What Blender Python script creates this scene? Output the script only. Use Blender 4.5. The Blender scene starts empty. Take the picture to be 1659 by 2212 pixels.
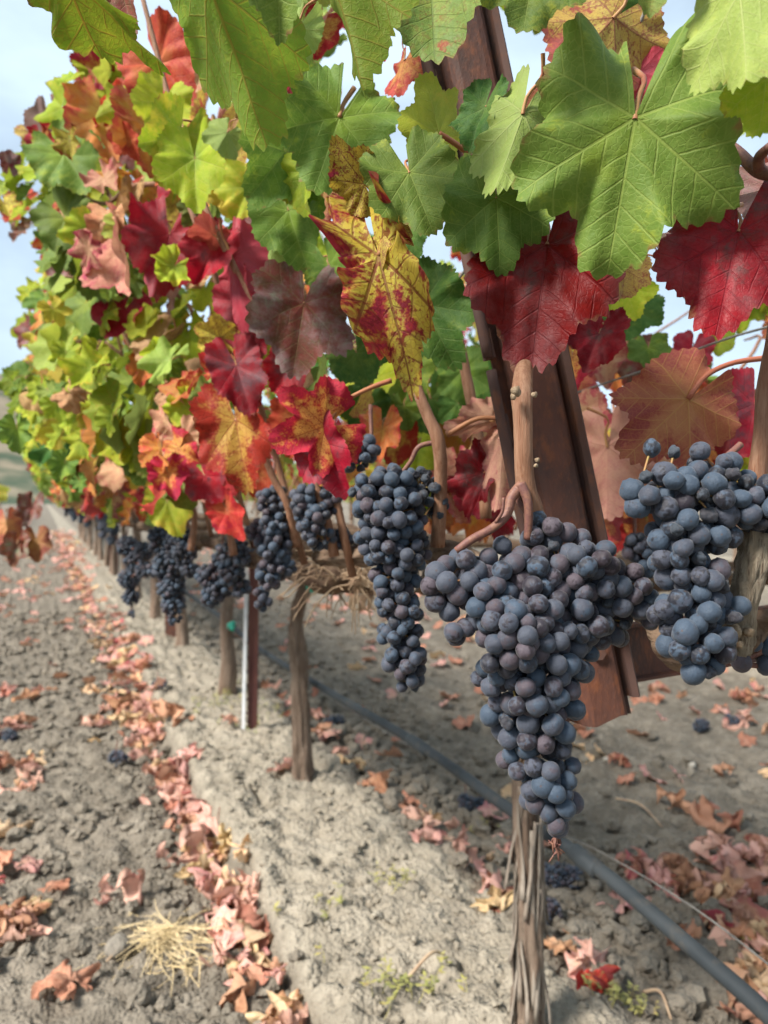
import bpy, math, random
import numpy as np
from mathutils import Vector, Matrix

# ------------------------------------------------------------------ camera, world, sun
scene = bpy.context.scene
COL = scene.collection
R = math.radians
H = 1.0                      # eye height
FPX = 1597.0                 # focal length in units of a 1659 x 2212 picture
PITCH = R(-0.93)
FOCUS = 0.47
cam_d = bpy.data.cameras.new("camera")
cam_d.sensor_fit = 'VERTICAL'; cam_d.sensor_height = 36.0
cam_d.lens = 36.0 * FPX / 2212.0
cam_d.clip_start = 0.02; cam_d.clip_end = 5000
cam_d.dof.use_dof = True; cam_d.dof.focus_distance = FOCUS; cam_d.dof.aperture_fstop = 9.0
cam = bpy.data.objects.new("camera", cam_d); COL.objects.link(cam)
cam.location = (0, 0, H); cam.rotation_euler = (R(90) + PITCH, 0, 0)
scene.camera = cam

SUN_EL, SUN_AZ = R(45), R(234)          # direction towards the sun, azimuth clockwise from +Y
world = bpy.data.worlds.new("World"); scene.world = world; world.use_nodes = True
wn = world.node_tree; wn.nodes.clear()
w_out = wn.nodes.new('ShaderNodeOutputWorld'); w_bg = wn.nodes.new('ShaderNodeBackground')
sky = wn.nodes.new('ShaderNodeTexSky'); sky.sky_type = 'NISHITA'; sky.sun_disc = False
sky.sun_elevation = SUN_EL; sky.sun_rotation = SUN_AZ; sky.air_density = 1.0; sky.dust_density = 0.6; sky.ozone_density = 1.0
w_tc = wn.nodes.new('ShaderNodeTexCoord')
w_map = wn.nodes.new('ShaderNodeMapping'); w_map.inputs['Scale'].default_value = (1.0, 1.0, 2.6)
w_no = wn.nodes.new('ShaderNodeTexNoise'); w_no.inputs['Scale'].default_value = 2.1
w_no.inputs['Detail'].default_value = 6; w_no.inputs['Roughness'].default_value = 0.55
w_rp = wn.nodes.new('ShaderNodeMapRange'); w_rp.interpolation_type = 'SMOOTHSTEP'
w_rp.inputs['From Min'].default_value = 0.34; w_rp.inputs['From Max'].default_value = 0.66
w_rp.inputs['To Min'].default_value = 0.60; w_rp.inputs['To Max'].default_value = 0.97
w_mx = wn.nodes.new('ShaderNodeMix'); w_mx.data_type = 'RGBA'
w_mx.inputs['B'].default_value = (9.0, 11.2, 13.3, 1)      # thin bright cloud, same units as the sky
wn.links.new(w_tc.outputs['Generated'], w_map.inputs['Vector'])
wn.links.new(w_map.outputs['Vector'], w_no.inputs['Vector'])
wn.links.new(w_no.outputs['Fac'], w_rp.inputs['Value'])
wn.links.new(w_rp.outputs['Result'], w_mx.inputs['Factor'])
wn.links.new(sky.outputs['Color'], w_mx.inputs['A'])
wn.links.new(w_mx.outputs['Result'], w_bg.inputs['Color'])
wn.links.new(w_bg.outputs['Background'], w_out.inputs['Surface'])
w_bg.inputs['Strength'].default_value = 0.05

sun_d = bpy.data.lights.new("sun", 'SUN'); sun_d.energy = 4.7; sun_d.angle = R(16); sun_d.color = (1.0, 0.95, 0.88)
sun = bpy.data.objects.new("sun", sun_d); COL.objects.link(sun)
sd = Vector((math.sin(SUN_AZ) * math.cos(SUN_EL), math.cos(SUN_AZ) * math.cos(SUN_EL), math.sin(SUN_EL)))
sun.rotation_euler = sd.to_track_quat('Z', 'Y').to_euler()
sun.location = (0, 0, 8)

scene.view_settings.view_transform = 'Standard'; scene.view_settings.look = 'None'
scene.view_settings.gamma = 1.0; scene.view_settings.exposure = 0.98
scene.view_settings.use_curve_mapping = False
scene.render.engine = 'CYCLES'
scene.cycles.use_denoising = True
scene.cycles.max_bounces = 5; scene.cycles.diffuse_bounces = 3; scene.cycles.glossy_bounces = 1
scene.cycles.use_adaptive_sampling = True; scene.cycles.adaptive_threshold = 0.04
scene.cycles.transmission_bounces = 3; scene.cycles.transparent_max_bounces = 4

# ------------------------------------------------------------------ coordinates
cP, sP = math.cos(PITCH), math.sin(PITCH)
def at(px, py, Y):
    """the point at depth Y metres in front of the eye that is seen at (px, py) of a 1659 x 2212 picture"""
    dx = (px - 829.5) / FPX; dz = (1106 - py) / FPX
    d = Vector((dx, cP - sP * dz, sP + cP * dz))
    return Vector((0, 0, H)) + d * (Y / d.y)
def proj(p):
    x, y, z = p[0], p[1], p[2] - H
    f = y * cP + z * sP; u = -y * sP + z * cP
    if f < 1e-4: return None
    return 829.5 + FPX * x / f, 1106 - FPX * u / f, f
RV = Vector((-0.4179, 0.9085, 0)); PV = Vector((0.9085, 0.4179, 0)); T1 = Vector((0.26, 1.35, 0))
SP = 1.24                    # spacing of the vines along the row
def row(s, o, z=0.0): return T1 + RV * s + PV * o + Vector((0, 0, z))
def to_row(p):
    d = Vector((p[0], p[1], 0)) - T1
    return d.dot(RV), d.dot(PV)

rnd = random.Random(7)
nrs = np.random.RandomState(11)

# ------------------------------------------------------------------ noise
def _hash(i, j, k, seed):
    h = (i * 374761393 + j * 668265263 + k * 2147483647 + seed * 974634777) & 0xffffffff
    h = ((h ^ (h >> 13)) * 1274126177) & 0xffffffff
    h = h ^ (h >> 16)
    return (h & 0xffff) / 65535.0
def vnoise(P, scale, seed=0):
    P = np.asarray(P, dtype=np.float64) * scale
    i = np.floor(P).astype(np.int64); f = P - i; f = f * f * (3 - 2 * f)
    out = 0
    for dx in (0, 1):
        for dy in (0, 1):
            for dz in (0, 1):
                w = (f[..., 0] if dx else 1 - f[..., 0]) * (f[..., 1] if dy else 1 - f[..., 1]) * (f[..., 2] if dz else 1 - f[..., 2])
                out = out + w * _hash(i[..., 0] + dx, i[..., 1] + dy, i[..., 2] + dz, seed)
    return out * 2 - 1
def fbm(P, scale, octs=4, seed=0, gain=0.5):
    a, s, t = 1.0, scale, 0
    for k in range(octs):
        t = t + a * vnoise(P, s, seed + k * 17); a *= gain; s *= 2.03
    return t

# ------------------------------------------------------------------ node helper
class Mat:
    def __init__(self, name):
        self.m = bpy.data.materials.new(name); self.m.use_nodes = True
        self.t = self.m.node_tree; self.t.nodes.clear()
        self.out = self.t.nodes.new('ShaderNodeOutputMaterial')
    def n(self, typ, props=None, **ins):
        nd = self.t.nodes.new('ShaderNode' + typ)
        for k, v in (props or {}).items(): setattr(nd, k, v)
        for k, v in ins.items():
            key = k.replace('_', ' ') if k not in nd.inputs else k
            self.put(nd.inputs[key], v)
        return nd
    def put(self, sock, v):
        if isinstance(v, bpy.types.NodeSocket): self.t.links.new(v, sock)
        elif isinstance(v, tuple) and sock.type == 'RGBA' and len(v) == 3: sock.default_value = (*v, 1)
        else: sock.default_value = v
    def math(self, op, a, b=None, c=None, clamp=False):
        nd = self.t.nodes.new('ShaderNodeMath'); nd.operation = op; nd.use_clamp = clamp
        for k, v in enumerate((a, b, c)):
            if v is not None: self.put(nd.inputs[k], v)
        return nd.outputs[0]
    def vmath(self, op, a, b=None):
        nd = self.t.nodes.new('ShaderNodeVectorMath'); nd.operation = op
        self.put(nd.inputs[0], a)
        if b is not None:
            self.put(nd.inputs['Scale' if op == 'SCALE' else 1], b)
        return nd.outputs['Value' if op in ('LENGTH', 'DOT_PRODUCT') else 'Vector']
    def ss(self, v, lo, hi, a=0.0, b=1.0):
        nd = self.t.nodes.new('ShaderNodeMapRange'); nd.interpolation_type = 'SMOOTHSTEP'
        for k, x in zip(('Value', 'From Min', 'From Max', 'To Min', 'To Max'), (v, lo, hi, a, b)): self.put(nd.inputs[k], x)
        return nd.outputs[0]
    def mix(self, f, a, b, blend='MIX'):
        nd = self.t.nodes.new('ShaderNodeMix'); nd.data_type = 'RGBA'; nd.blend_type = blend
        self.put(nd.inputs['Factor'], f); self.put(nd.inputs['A'], a); self.put(nd.inputs['B'], b)
        return nd.outputs['Result']
    def noise(self, vec, scale, detail=3.0, rough=0.55, dist=0.0):
        nd = self.t.nodes.new('ShaderNodeTexNoise')
        if vec is not None: self.put(nd.inputs['Vector'], vec)
        nd.inputs['Scale'].default_value = scale; nd.inputs['Detail'].default_value = detail
        nd.inputs['Roughness'].default_value = rough; nd.inputs['Distortion'].default_value = dist
        return nd.outputs['Fac']
    def bump(self, h, strength, dist, normal=None):
        nd = self.t.nodes.new('ShaderNodeBump'); nd.inputs['Strength'].default_value = strength
        nd.inputs['Distance'].default_value = dist; self.put(nd.inputs['Height'], h)
        if normal is not None: self.put(nd.inputs['Normal'], normal)
        return nd.outputs['Normal']
    def coord(self, which='Object'):
        return self.t.nodes.new('ShaderNodeTexCoord').outputs[which]
    def random(self):
        return self.t.nodes.new('ShaderNodeObjectInfo').outputs['Random']
    def principled(self, color, rough=0.6, normal=None, spec=0.4, **kw):
        nd = self.t.nodes.new('ShaderNodeBsdfPrincipled')
        self.put(nd.inputs['Base Color'], color); self.put(nd.inputs['Roughness'], rough)
        nd.inputs['Specular IOR Level'].default_value = spec
        if normal is not None: self.put(nd.inputs['Normal'], normal)
        for k, v in kw.items(): self.put(nd.inputs[k.replace('_', ' ')], v)
        return nd.outputs['BSDF']
    def done(self, shader):
        self.t.links.new(shader, self.out.inputs['Surface']); return self.m

# ------------------------------------------------------------------ materials
def leaf_mat(name, base, mid, blotch, vein, vein_k=0.6, lo=0.55, hi=0.75, edge_k=0.25, back=(0.2, 0.25, 0.1),
             back_k=0.55, dust=0.0, trans=0.32, hue_var=0.12, spots=0.0, spot_col=(0.12, 0.01, 0.01), rough=0.48, dry=0.0, alt=None, alt_k=0.8):
    M = Mat(name)
    uv = M.n('UVMap', {'uv_map': 'vein'}).outputs[0]; fl = M.n('UVMap', {'uv_map': 'flat'}).outputs[0]
    sx = M.n('SeparateXYZ', Vector=uv).outputs; u, v = sx[0], M.math('ABSOLUTE', sx[1])
    edge = M.n('Attribute', {'attribute_name': 'edge'}).outputs['Fac']
    rn = M.random()
    off = M.n('CombineXYZ', X=M.math('MULTIPLY', rn, 31.0), Y=M.math('MULTIPLY', rn, 17.0), Z=M.math('MULTIPLY', rn, 53.0)).outputs[0]
    pc = M.vmath('ADD', fl, off)
    n1 = M.noise(pc, 2.3, 3, 0.6); n2 = M.noise(pc, 8.0, 3, 0.6); n3 = M.noise(pc, 30.0, 2, 0.6)
    # veins: main, side and net
    wv = M.math('MULTIPLY_ADD', u, -0.010, 0.016)
    vm = M.math('SUBTRACT', 1.0, M.ss(v, M.math('MULTIPLY', wv, 0.35), wv))
    wob = M.math('MULTIPLY_ADD', n2, 0.03, M.math('SUBTRACT', u, M.math('MULTIPLY', v, 0.82)))
    fr = M.math('FRACT', M.math('DIVIDE', M.math('ADD', wob, 3.0), 0.165))
    ds = M.math('MULTIPLY', M.math('ABSOLUTE', M.math('SUBTRACT', fr, 0.5)), 0.125)
    vs = M.math('SUBTRACT', 1.0, M.ss(ds, 0.0025, 0.0085))
    vo = M.t.nodes.new('ShaderNodeTexVoronoi'); vo.feature = 'DISTANCE_TO_EDGE'; vo.inputs['Scale'].default_value = 21
    M.put(vo.inputs['Vector'], pc)
    vt = M.math('SUBTRACT', 1.0, M.ss(vo.outputs['Distance'], 0.02, 0.09))
    vall = M.math('MAXIMUM', vm, M.math('MAXIMUM', M.math('MULTIPLY', vs, 0.8), M.math('MULTIPLY', vt, 0.34)))
    # colour
    c = M.mix(M.ss(n2, 0.35, 0.68), base, mid)
    if alt:
        n0 = M.noise(M.vmath('ADD', pc, (7.7, 3.1, 9.2)), 1.5, 3, 0.55)
        af = M.ss(M.math('ADD', n0, M.math('MULTIPLY', M.math('SUBTRACT', 0.45, edge), 0.35)), 0.46, 0.66)
        c = M.mix(M.math('MULTIPLY', af, alt_k), c, alt)
    bf = M.math('ADD', n1, M.math('ADD', M.math('MULTIPLY', M.math('SUBTRACT', edge, 0.55), edge_k),
                                M.math('MULTIPLY', M.math('SUBTRACT', n2, 0.5), 0.5)))
    bf = M.math('ADD', bf, M.math('MULTIPLY', M.math('SUBTRACT', M.math('FRACT', M.math('MULTIPLY', rn, 7.31)), 0.5), 0.16))
    bf = M.math('SUBTRACT', bf, M.math('MULTIPLY', M.math('SUBTRACT', 1.0, M.ss(v, 0.0, 0.10)), 0.10))
    bf = M.math('ADD', bf, M.math('MULTIPLY', M.math('SUBTRACT', n3, 0.5), 0.32))
    b = M.ss(bf, lo - 0.03, hi + 0.06)
    c = M.mix(b, c, blotch)
    if spots > 0:
        sp = M.ss(M.math('ADD', n3, M.math('MULTIPLY', n2, 0.7)), 0.86, 0.99)
        c = M.mix(M.math('MULTIPLY', sp, spots), c, spot_col)
    c = M.mix(M.math('MULTIPLY', vall, vein_k), c, vein)
    rim = M.math('MULTIPLY', M.ss(M.math('ADD', edge, M.math('MULTIPLY', M.math('SUBTRACT', n2, 0.5), 0.55)), 0.98, 1.10), 0.7)
    c = M.mix(rim, c, (0.22, 0.10, 0.045))
    hs = M.t.nodes.new('ShaderNodeHueSaturation')
    M.put(hs.inputs['Hue'], M.math('MULTIPLY_ADD', M.math('FRACT', M.math('MULTIPLY', rn, 13.7)), hue_var * 0.25, 0.5 - hue_var * 0.125))
    M.put(hs.inputs['Value'], M.math('MULTIPLY_ADD', M.math('FRACT', M.math('MULTIPLY', rn, 3.9)), 0.5, 0.75))
    hs.inputs['Saturation'].default_value = 1.0
    M.put(hs.inputs['Color'], c); c = hs.outputs['Color']
    if dust > 0:
        df = M.math('MULTIPLY', M.ss(M.math('ADD', n1, M.math('MULTIPLY', n3, 0.25)), 0.5, 0.85), dust)
        c = M.mix(df, c, (0.42, 0.37, 0.39))
    front = c
    bk = M.mix(back_k, c, back)
    bfc = M.n('NewGeometry').outputs['Backfacing']
    c = M.mix(bfc, front, bk)
    vb = M.math('MAXIMUM', vm, M.math('MAXIMUM', M.math('MULTIPLY', vs, 0.75), M.math('MULTIPLY', vt, 0.13)))
    hgt = M.math('ADD', M.math('MULTIPLY', vb, -0.9), M.math('ADD', M.math('MULTIPLY', n3, 0.45), M.math('MULTIPLY', n2, 0.6)))
    nrm = M.bump(hgt, 0.45 + dry * 0.4, 0.0020)
    pb = M.principled(c, M.math('MULTIPLY_ADD', n2, 0.2, rough), nrm, 0.2)
    tr = M.n('BsdfTranslucent', Color=M.mix(0.25, c, M.mix(1.0, c, (1.0, 0.9, 0.45), 'MULTIPLY')), Normal=nrm).outputs[0]
    mx = M.n('MixShader'); M.put(mx.inputs[0], trans); M.put(mx.inputs[1], pb); M.put(mx.inputs[2], tr)
    return M.done(mx.outputs[0])

LM = {
 'G':  leaf_mat('leaf_green', (0.100, 0.178, 0.026), (0.130, 0.208, 0.038), (0.29, 0.35, 0.035), (0.29, 0.37, 0.09), 0.40, 0.62, 0.82, 0.22, (0.25, 0.32, 0.12), 0.45, trans=0.36, alt=(0.22, 0.31, 0.03), alt_k=0.6),
 'GD': leaf_mat('leaf_deep_green', (0.045, 0.13, 0.022), (0.075, 0.17, 0.03), (0.15, 0.23, 0.035), (0.17, 0.25, 0.08), 0.35, 0.62, 0.85, 0.15, (0.18, 0.25, 0.12), 0.45, trans=0.30, alt=(0.11, 0.19, 0.03), alt_k=0.6),
 'GP': leaf_mat('leaf_pale_green', (0.24, 0.345, 0.055), (0.29, 0.39, 0.07), (0.36, 0.42, 0.06), (0.47, 0.51, 0.20), 0.5, 0.6, 0.8, 0.1, (0.33, 0.40, 0.14), 0.4, trans=0.40, alt=(0.2, 0.31, 0.05), alt_k=0.5),
 'GR': leaf_mat('leaf_green_red_veins', (0.16, 0.26, 0.018), (0.21, 0.30, 0.025), (0.33, 0.37, 0.03), (0.35, 0.11, 0.03), 0.5, 0.62, 0.82, 0.2, (0.25, 0.33, 0.06), 0.3, trans=0.46, alt=(0.3, 0.36, 0.03), alt_k=0.6),
 'GS': leaf_mat('leaf_green_red_spotted', (0.14, 0.20, 0.04), (0.20, 0.25, 0.05), (0.30, 0.06, 0.03), (0.10, 0.14, 0.04), 0.5, 0.66, 0.74, 0.1, (0.22, 0.26, 0.12), 0.4, spots=0.3, alt=(0.28, 0.3, 0.05), alt_k=0.6),
 'YG': leaf_mat('leaf_yellow_green', (0.31, 0.41, 0.022), (0.39, 0.45, 0.035), (0.58, 0.48, 0.05), (0.46, 0.48, 0.12), 0.4, 0.6, 0.8, 0.3, (0.40, 0.45, 0.12), 0.4, trans=0.44, alt=(0.19, 0.3, 0.03), alt_k=0.7),
 'Y':  leaf_mat('leaf_yellow', (0.50, 0.40, 0.04), (0.55, 0.44, 0.06), (0.50, 0.20, 0.05), (0.42, 0.36, 0.08), 0.4, 0.66, 0.82, 0.3, (0.5, 0.42, 0.15), 0.4, trans=0.40, spots=0.2, spot_col=(0.4, 0.12, 0.03), alt=(0.42, 0.44, 0.05), alt_k=0.7),
 'YR': leaf_mat('leaf_yellow_red_mottled', (0.50, 0.40, 0.05), (0.42, 0.38, 0.06), (0.33, 0.03, 0.03), (0.15, 0.04, 0.02), 0.75, 0.57, 0.67, 0.30, (0.42, 0.20, 0.12), 0.3, spots=0.7, spot_col=(0.17, 0.012, 0.015), trans=0.34, alt=(0.42, 0.42, 0.06), alt_k=0.6),
 'RY': leaf_mat('leaf_red_yellow_mottled', (0.60, 0.32, 0.07), (0.55, 0.22, 0.06), (0.42, 0.02, 0.028), (0.30, 0.03, 0.02), 0.5, 0.40, 0.58, 0.55, (0.45, 0.12, 0.10), 0.35, spots=0.55, spot_col=(0.2, 0.01, 0.015), trans=0.34, alt=(0.58, 0.36, 0.08), alt_k=0.6),
 'O':  leaf_mat('leaf_orange', (0.60, 0.22, 0.05), (0.58, 0.27, 0.09), (0.52, 0.06, 0.05), (0.45, 0.13, 0.04), 0.45, 0.56, 0.76, 0.4, (0.55, 0.25, 0.14), 0.4, trans=0.36, alt=(0.62, 0.44, 0.08), alt_k=0.8),
 'R':  leaf_mat('leaf_bright_red', (0.46, 0.045, 0.03), (0.54, 0.10, 0.05), (0.30, 0.012, 0.02), (0.26, 0.012, 0.02), 0.5, 0.56, 0.74, 0.2, (0.48, 0.12, 0.12), 0.45, trans=0.36, alt=(0.6, 0.22, 0.08), alt_k=0.75),
 'C':  leaf_mat('leaf_crimson', (0.27, 0.006, 0.018), (0.34, 0.010, 0.024), (0.10, 0.006, 0.016), (0.15, 0.006, 0.014), 0.4, 0.52, 0.74, -0.2, (0.46, 0.07, 0.10), 0.55, dust=0.12, trans=0.32, rough=0.42, alt=(0.4, 0.03, 0.04), alt_k=0.7, hue_var=0.03),
 'DR': leaf_mat('leaf_dark_red', (0.205, 0.004, 0.007), (0.150, 0.004, 0.007), (0.065, 0.014, 0.010), (0.11, 0.004, 0.010), 0.4, 0.50, 0.72, -0.4, (0.32, 0.04, 0.06), 0.5, dust=0.10, trans=0.28, rough=0.40, alt=(0.26, 0.006, 0.012), alt_k=0.6, hue_var=0.03),
 'M':  leaf_mat('leaf_maroon_dusty', (0.19, 0.035, 0.032), (0.13, 0.055, 0.03), (0.12, 0.15, 0.03), (0.20, 0.16, 0.07), 0.4, 0.56, 0.72, -0.1, (0.30, 0.19, 0.17), 0.5, dust=0.36, trans=0.26, alt=(0.24, 0.03, 0.03), alt_k=0.7),
 'P':  leaf_mat('leaf_pink_tan', (0.55, 0.30, 0.19), (0.52, 0.24, 0.17), (0.44, 0.07, 0.10), (0.36, 0.15, 0.09), 0.4, 0.56, 0.72, 0.35, (0.52, 0.30, 0.22), 0.4, trans=0.30, rough=0.65, spots=0.25, spot_col=(0.3, 0.03, 0.06), alt=(0.58, 0.4, 0.22), alt_k=0.6),
 'PB': leaf_mat('leaf_red_brown_yellow_veins', (0.32, 0.10, 0.055), (0.38, 0.15, 0.07), (0.22, 0.025, 0.035), (0.52, 0.33, 0.10), 0.6, 0.52, 0.68, 0.45, (0.36, 0.13, 0.07), 0.3, trans=0.30, alt=(0.46, 0.24, 0.09), alt_k=0.7),
 'B':  leaf_mat('leaf_dry_tan', (0.47, 0.26, 0.115), (0.52, 0.32, 0.17), (0.36, 0.16, 0.07), (0.36, 0.19, 0.09), 0.4, 0.55, 0.75, 0.1, (0.52, 0.34, 0.2), 0.4, trans=0.22, rough=0.7, dry=1, alt=(0.58, 0.38, 0.2), alt_k=0.6),
 'FP': leaf_mat('fallen_leaf_pink', (0.60, 0.335, 0.27), (0.63, 0.40, 0.32), (0.48, 0.17, 0.17), (0.46, 0.20, 0.14), 0.35, 0.56, 0.78, 0.2, (0.68, 0.40, 0.31), 0.55, trans=0.22, rough=0.7, dry=1, alt=(0.66, 0.44, 0.28), alt_k=0.6),
 'FB': leaf_mat('fallen_leaf_rust', (0.42, 0.19, 0.115), (0.50, 0.26, 0.16), (0.28, 0.09, 0.06), (0.36, 0.15, 0.08), 0.35, 0.57, 0.77, 0.1, (0.62, 0.36, 0.23), 0.5, trans=0.22, rough=0.72, dry=1, alt=(0.64, 0.36, 0.24), alt_k=0.6),
 'FT': leaf_mat('fallen_leaf_straw', (0.66, 0.45, 0.24), (0.70, 0.50, 0.29), (0.52, 0.27, 0.14), (0.50, 0.30, 0.15), 0.35, 0.58, 0.78, 0.1, (0.70, 0.52, 0.34), 0.5, trans=0.24, rough=0.7, dry=1),
}

def simple_mat(name, cols, scale, rough=0.7, stretch=(1, 1, 1), bump=0.4, bdist=0.002, spec=0.3, lo=0.35, hi=0.65, fine=0.0, bscale=3.0):
    M = Mat(name); co = M.coord('Object')
    mp = M.n('Mapping', Vector=co); mp.inputs['Scale'].default_value = stretch
    v = mp.outputs[0]
    n1 = M.noise(v, scale, 5, 0.6); n2 = M.noise(v, scale * 3.7, 4, 0.6); n3 = M.noise(v, scale * 13, 3, 0.6)
    c = M.mix(M.ss(n1, lo, hi), cols[0], cols[1])
    if len(cols) > 2: c = M.mix(M.ss(n2, 0.5, 0.72), c, cols[2])
    if fine: c = M.mix(M.math('MULTIPLY', M.ss(n3, 0.5, 0.8), fine), c, cols[-1])
    h = M.math('ADD', n2, M.math('MULTIPLY', n3, 0.6))
    return M.done(M.principled(c, M.math('MULTIPLY_ADD', n2, 0.2, rough - 0.1), M.bump(h, bump, bdist), spec))

MT = {
 'petiole': simple_mat('petiole_red_green', ((0.30, 0.09, 0.05), (0.36, 0.20, 0.08)), 3, 0.5, bump=0.1),
 'cane': simple_mat('cane_bark', ((0.22, 0.105, 0.058), (0.32, 0.175, 0.105), (0.20, 0.075, 0.035)), 260, 0.6, (1, 1, 0.07), 0.8, 0.0012),
 'peduncle': simple_mat('stalk_purple_brown', ((0.14, 0.06, 0.05), (0.20, 0.095, 0.06), (0.10, 0.04, 0.038)), 200, 0.55, bump=0.3, bdist=0.0006),
 'pedicel': simple_mat('pedicel_olive', ((0.26, 0.20, 0.06), (0.33, 0.14, 0.07)), 50, 0.55, bump=0.2, bdist=0.0004),
 'bark': simple_mat('vine_bark', ((0.17, 0.115, 0.08), (0.28, 0.21, 0.155), (0.10, 0.06, 0.042)), 60, 0.88, (1, 1, 0.06), 1.0, 0.006, fine=0.5),
 'bark_strip': simple_mat('peeling_bark', ((0.31, 0.265, 0.215), (0.22, 0.175, 0.135), (0.14, 0.10, 0.075)), 90, 0.85, (1, 1, 0.08), 0.8, 0.002),
 'oldwood': simple_mat('cut_old_wood', ((0.44, 0.36, 0.26), (0.34, 0.265, 0.18), (0.17, 0.115, 0.075)), 230, 0.85, (1, 1, 0.06), 1.0, 0.004),
 'scale': simple_mat('node_scale_cream', ((0.34, 0.26, 0.17), (0.22, 0.15, 0.09), (0.13, 0.08, 0.05)), 300, 0.8, bump=0.6, bdist=0.001),
 'rust': simple_mat('rusted_steel', ((0.098, 0.036, 0.022), (0.048, 0.024, 0.019), (0.155, 0.052, 0.022)), 26, 0.72, (1, 1, 0.5), 0.7, 0.0012, 0.4, fine=0.6),
 'rust_dark': simple_mat('dark_rusted_steel', ((0.065, 0.038, 0.032), (0.10, 0.052, 0.040), (0.14, 0.06, 0.035)), 22, 0.75, (1, 1, 0.6), 0.5, 0.0006),
 'tpost': simple_mat('red_brown_post_paint', ((0.115, 0.042, 0.036), (0.15, 0.06, 0.045), (0.09, 0.035, 0.03)), 12, 0.6, (1, 1, 0.4), 0.3, 0.0006),
 'lit_side': simple_mat('stake_lit_side', ((0.50, 0.52, 0.52), (0.40, 0.42, 0.43), (0.33, 0.32, 0.31)), 20, 0.5, (1, 1, 0.4), 0.2, 0.0005),  # light falling on one side of the steel stake, put into the colour
 'wire': simple_mat('dull_wire', ((0.20, 0.19, 0.17), (0.13, 0.12, 0.11)), 40, 0.45, bump=0.1),
 'hose': simple_mat('drip_hose_plastic', ((0.030, 0.036, 0.040), (0.045, 0.052, 0.056), (0.065, 0.062, 0.056)), 8, 0.62, (1, 1, 1), 0.15, 0.0006, 0.22),
 'green_tape': simple_mat('green_tie_tape', ((0.03, 0.30, 0.20), (0.05, 0.38, 0.27)), 40, 0.4, bump=0.3),
 'straw': simple_mat('pale_straw', ((0.62, 0.50, 0.30), (0.55, 0.42, 0.22), (0.45, 0.33, 0.17)), 30, 0.6, bump=0.2),
 'twig': simple_mat('dry_twig', ((0.33, 0.22, 0.14), (0.42, 0.31, 0.2)), 30, 0.75, bump=0.3),
 'weed': simple_mat('weed_green_yellow', ((0.20, 0.22, 0.07), (0.34, 0.30, 0.09), (0.28, 0.19, 0.08)), 9, 0.6, bump=0.1),
 'stone': simple_mat('pale_stone', ((0.45, 0.41, 0.34), (0.34, 0.31, 0.26)), 30, 0.8, bump=0.3),
}

def bark_h(name, ang):
    M = Mat(name); co = M.coord('Object')
    m1 = M.n('Mapping', Vector=co); m1.inputs['Rotation'].default_value = (0, 0, -ang)
    m2 = M.n('Mapping', Vector=m1.outputs[0]); m2.inputs['Scale'].default_value = (.12, 1, 1)
    v = m2.outputs[0]; n1 = M.noise(v, 30, 5, .65, .4); n2 = M.noise(v, 110, 4, .65, .3); n0 = M.noise(co, 25, 4, .6)
    c = M.mix(M.ss(n1, .35, .65), (0.085, 0.052, 0.036), (0.22, 0.155, 0.105)); c = M.mix(M.ss(n2, .5, .7), c, (0.05, 0.03, 0.02)); c = M.mix(M.math('MULTIPLY', M.ss(n0, .5, .7), .5), c, (0.20, 0.12, 0.075))
    return M.done(M.principled(c, .88, M.bump(M.math('ADD', n1, M.math('MULTIPLY', n2, .7)), 1.0, .006), .15))
MT['bark_row'] = bark_h('vine_bark_along_row', math.atan2(RV.y, RV.x)); MT['bark_cross'] = bark_h('vine_bark_across_row', math.atan2(PV.y, PV.x))

def berry_mat(name, bloom, purple, skin, rub=0.5):
    M = Mat(name); co = M.coord('Object'); rn = M.random()
    off = M.n('CombineXYZ', X=M.math('MULTIPLY', rn, 37.0), Y=M.math('MULTIPLY', rn, 91.0), Z=M.math('MULTIPLY', rn, 13.0)).outputs[0]
    pc = M.vmath('ADD', co, off)
    n1 = M.noise(pc, 1.1, 3, 0.5); n2 = M.noise(pc, 3.2, 5, 0.65, 0.6); n3 = M.noise(pc, 14.0, 4, 0.7)
    r2 = M.math('FRACT', M.math('MULTIPLY', rn, 5.77)); r3 = M.math('FRACT', M.math('MULTIPLY', rn, 11.3))
    c = M.mix(M.ss(M.math('ADD', n1, M.math('MULTIPLY', M.math('SUBTRACT', r2, 0.5), 0.5)), 0.42, 0.68), bloom, purple)
    c = M.mix(M.math('MULTIPLY', M.ss(n3, 0.42, 0.68), 0.40), c, skin)
    rubf = M.ss(M.math('ADD', M.noise(pc, 1.5, 5, 0.6, 0.4), M.math('MULTIPLY', M.math('SUBTRACT', r3, 0.5), 0.40)), 0.58, 0.65)
    c = M.mix(M.math('MULTIPLY', rubf, rub), c, skin)
    z = M.n('SeparateXYZ', Vector=co).outputs
    d = M.math('SQRT', M.math('ADD', M.math('MULTIPLY', z[0], z[0]), M.math('MULTIPLY', z[1], z[1])))
    up = M.math('GREATER_THAN', z[2], 0.0)
    dot = M.math('MULTIPLY', M.math('SUBTRACT', 1.0, M.ss(d, 0.05, 0.12)), up)
    c = M.mix(M.math('MULTIPLY', dot, 0.7), c, (0.07, 0.04, 0.03))
    hv = M.t.nodes.new('ShaderNodeHueSaturation'); M.put(hv.inputs['Value'], M.math('MULTIPLY_ADD', r3, 0.3, 0.85)); M.put(hv.inputs['Color'], c)
    h = M.math('ADD', M.math('MULTIPLY', n3, .6), M.math('MULTIPLY', n2, 1.6))
    return M.done(M.principled(hv.outputs[0], M.math('MULTIPLY_ADD', rubf, -0.22, 0.57), M.bump(h, 0.40, 0.0014), 0.34,
                               Sheen_Weight=0.12, Sheen_Roughness=0.5))
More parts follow.
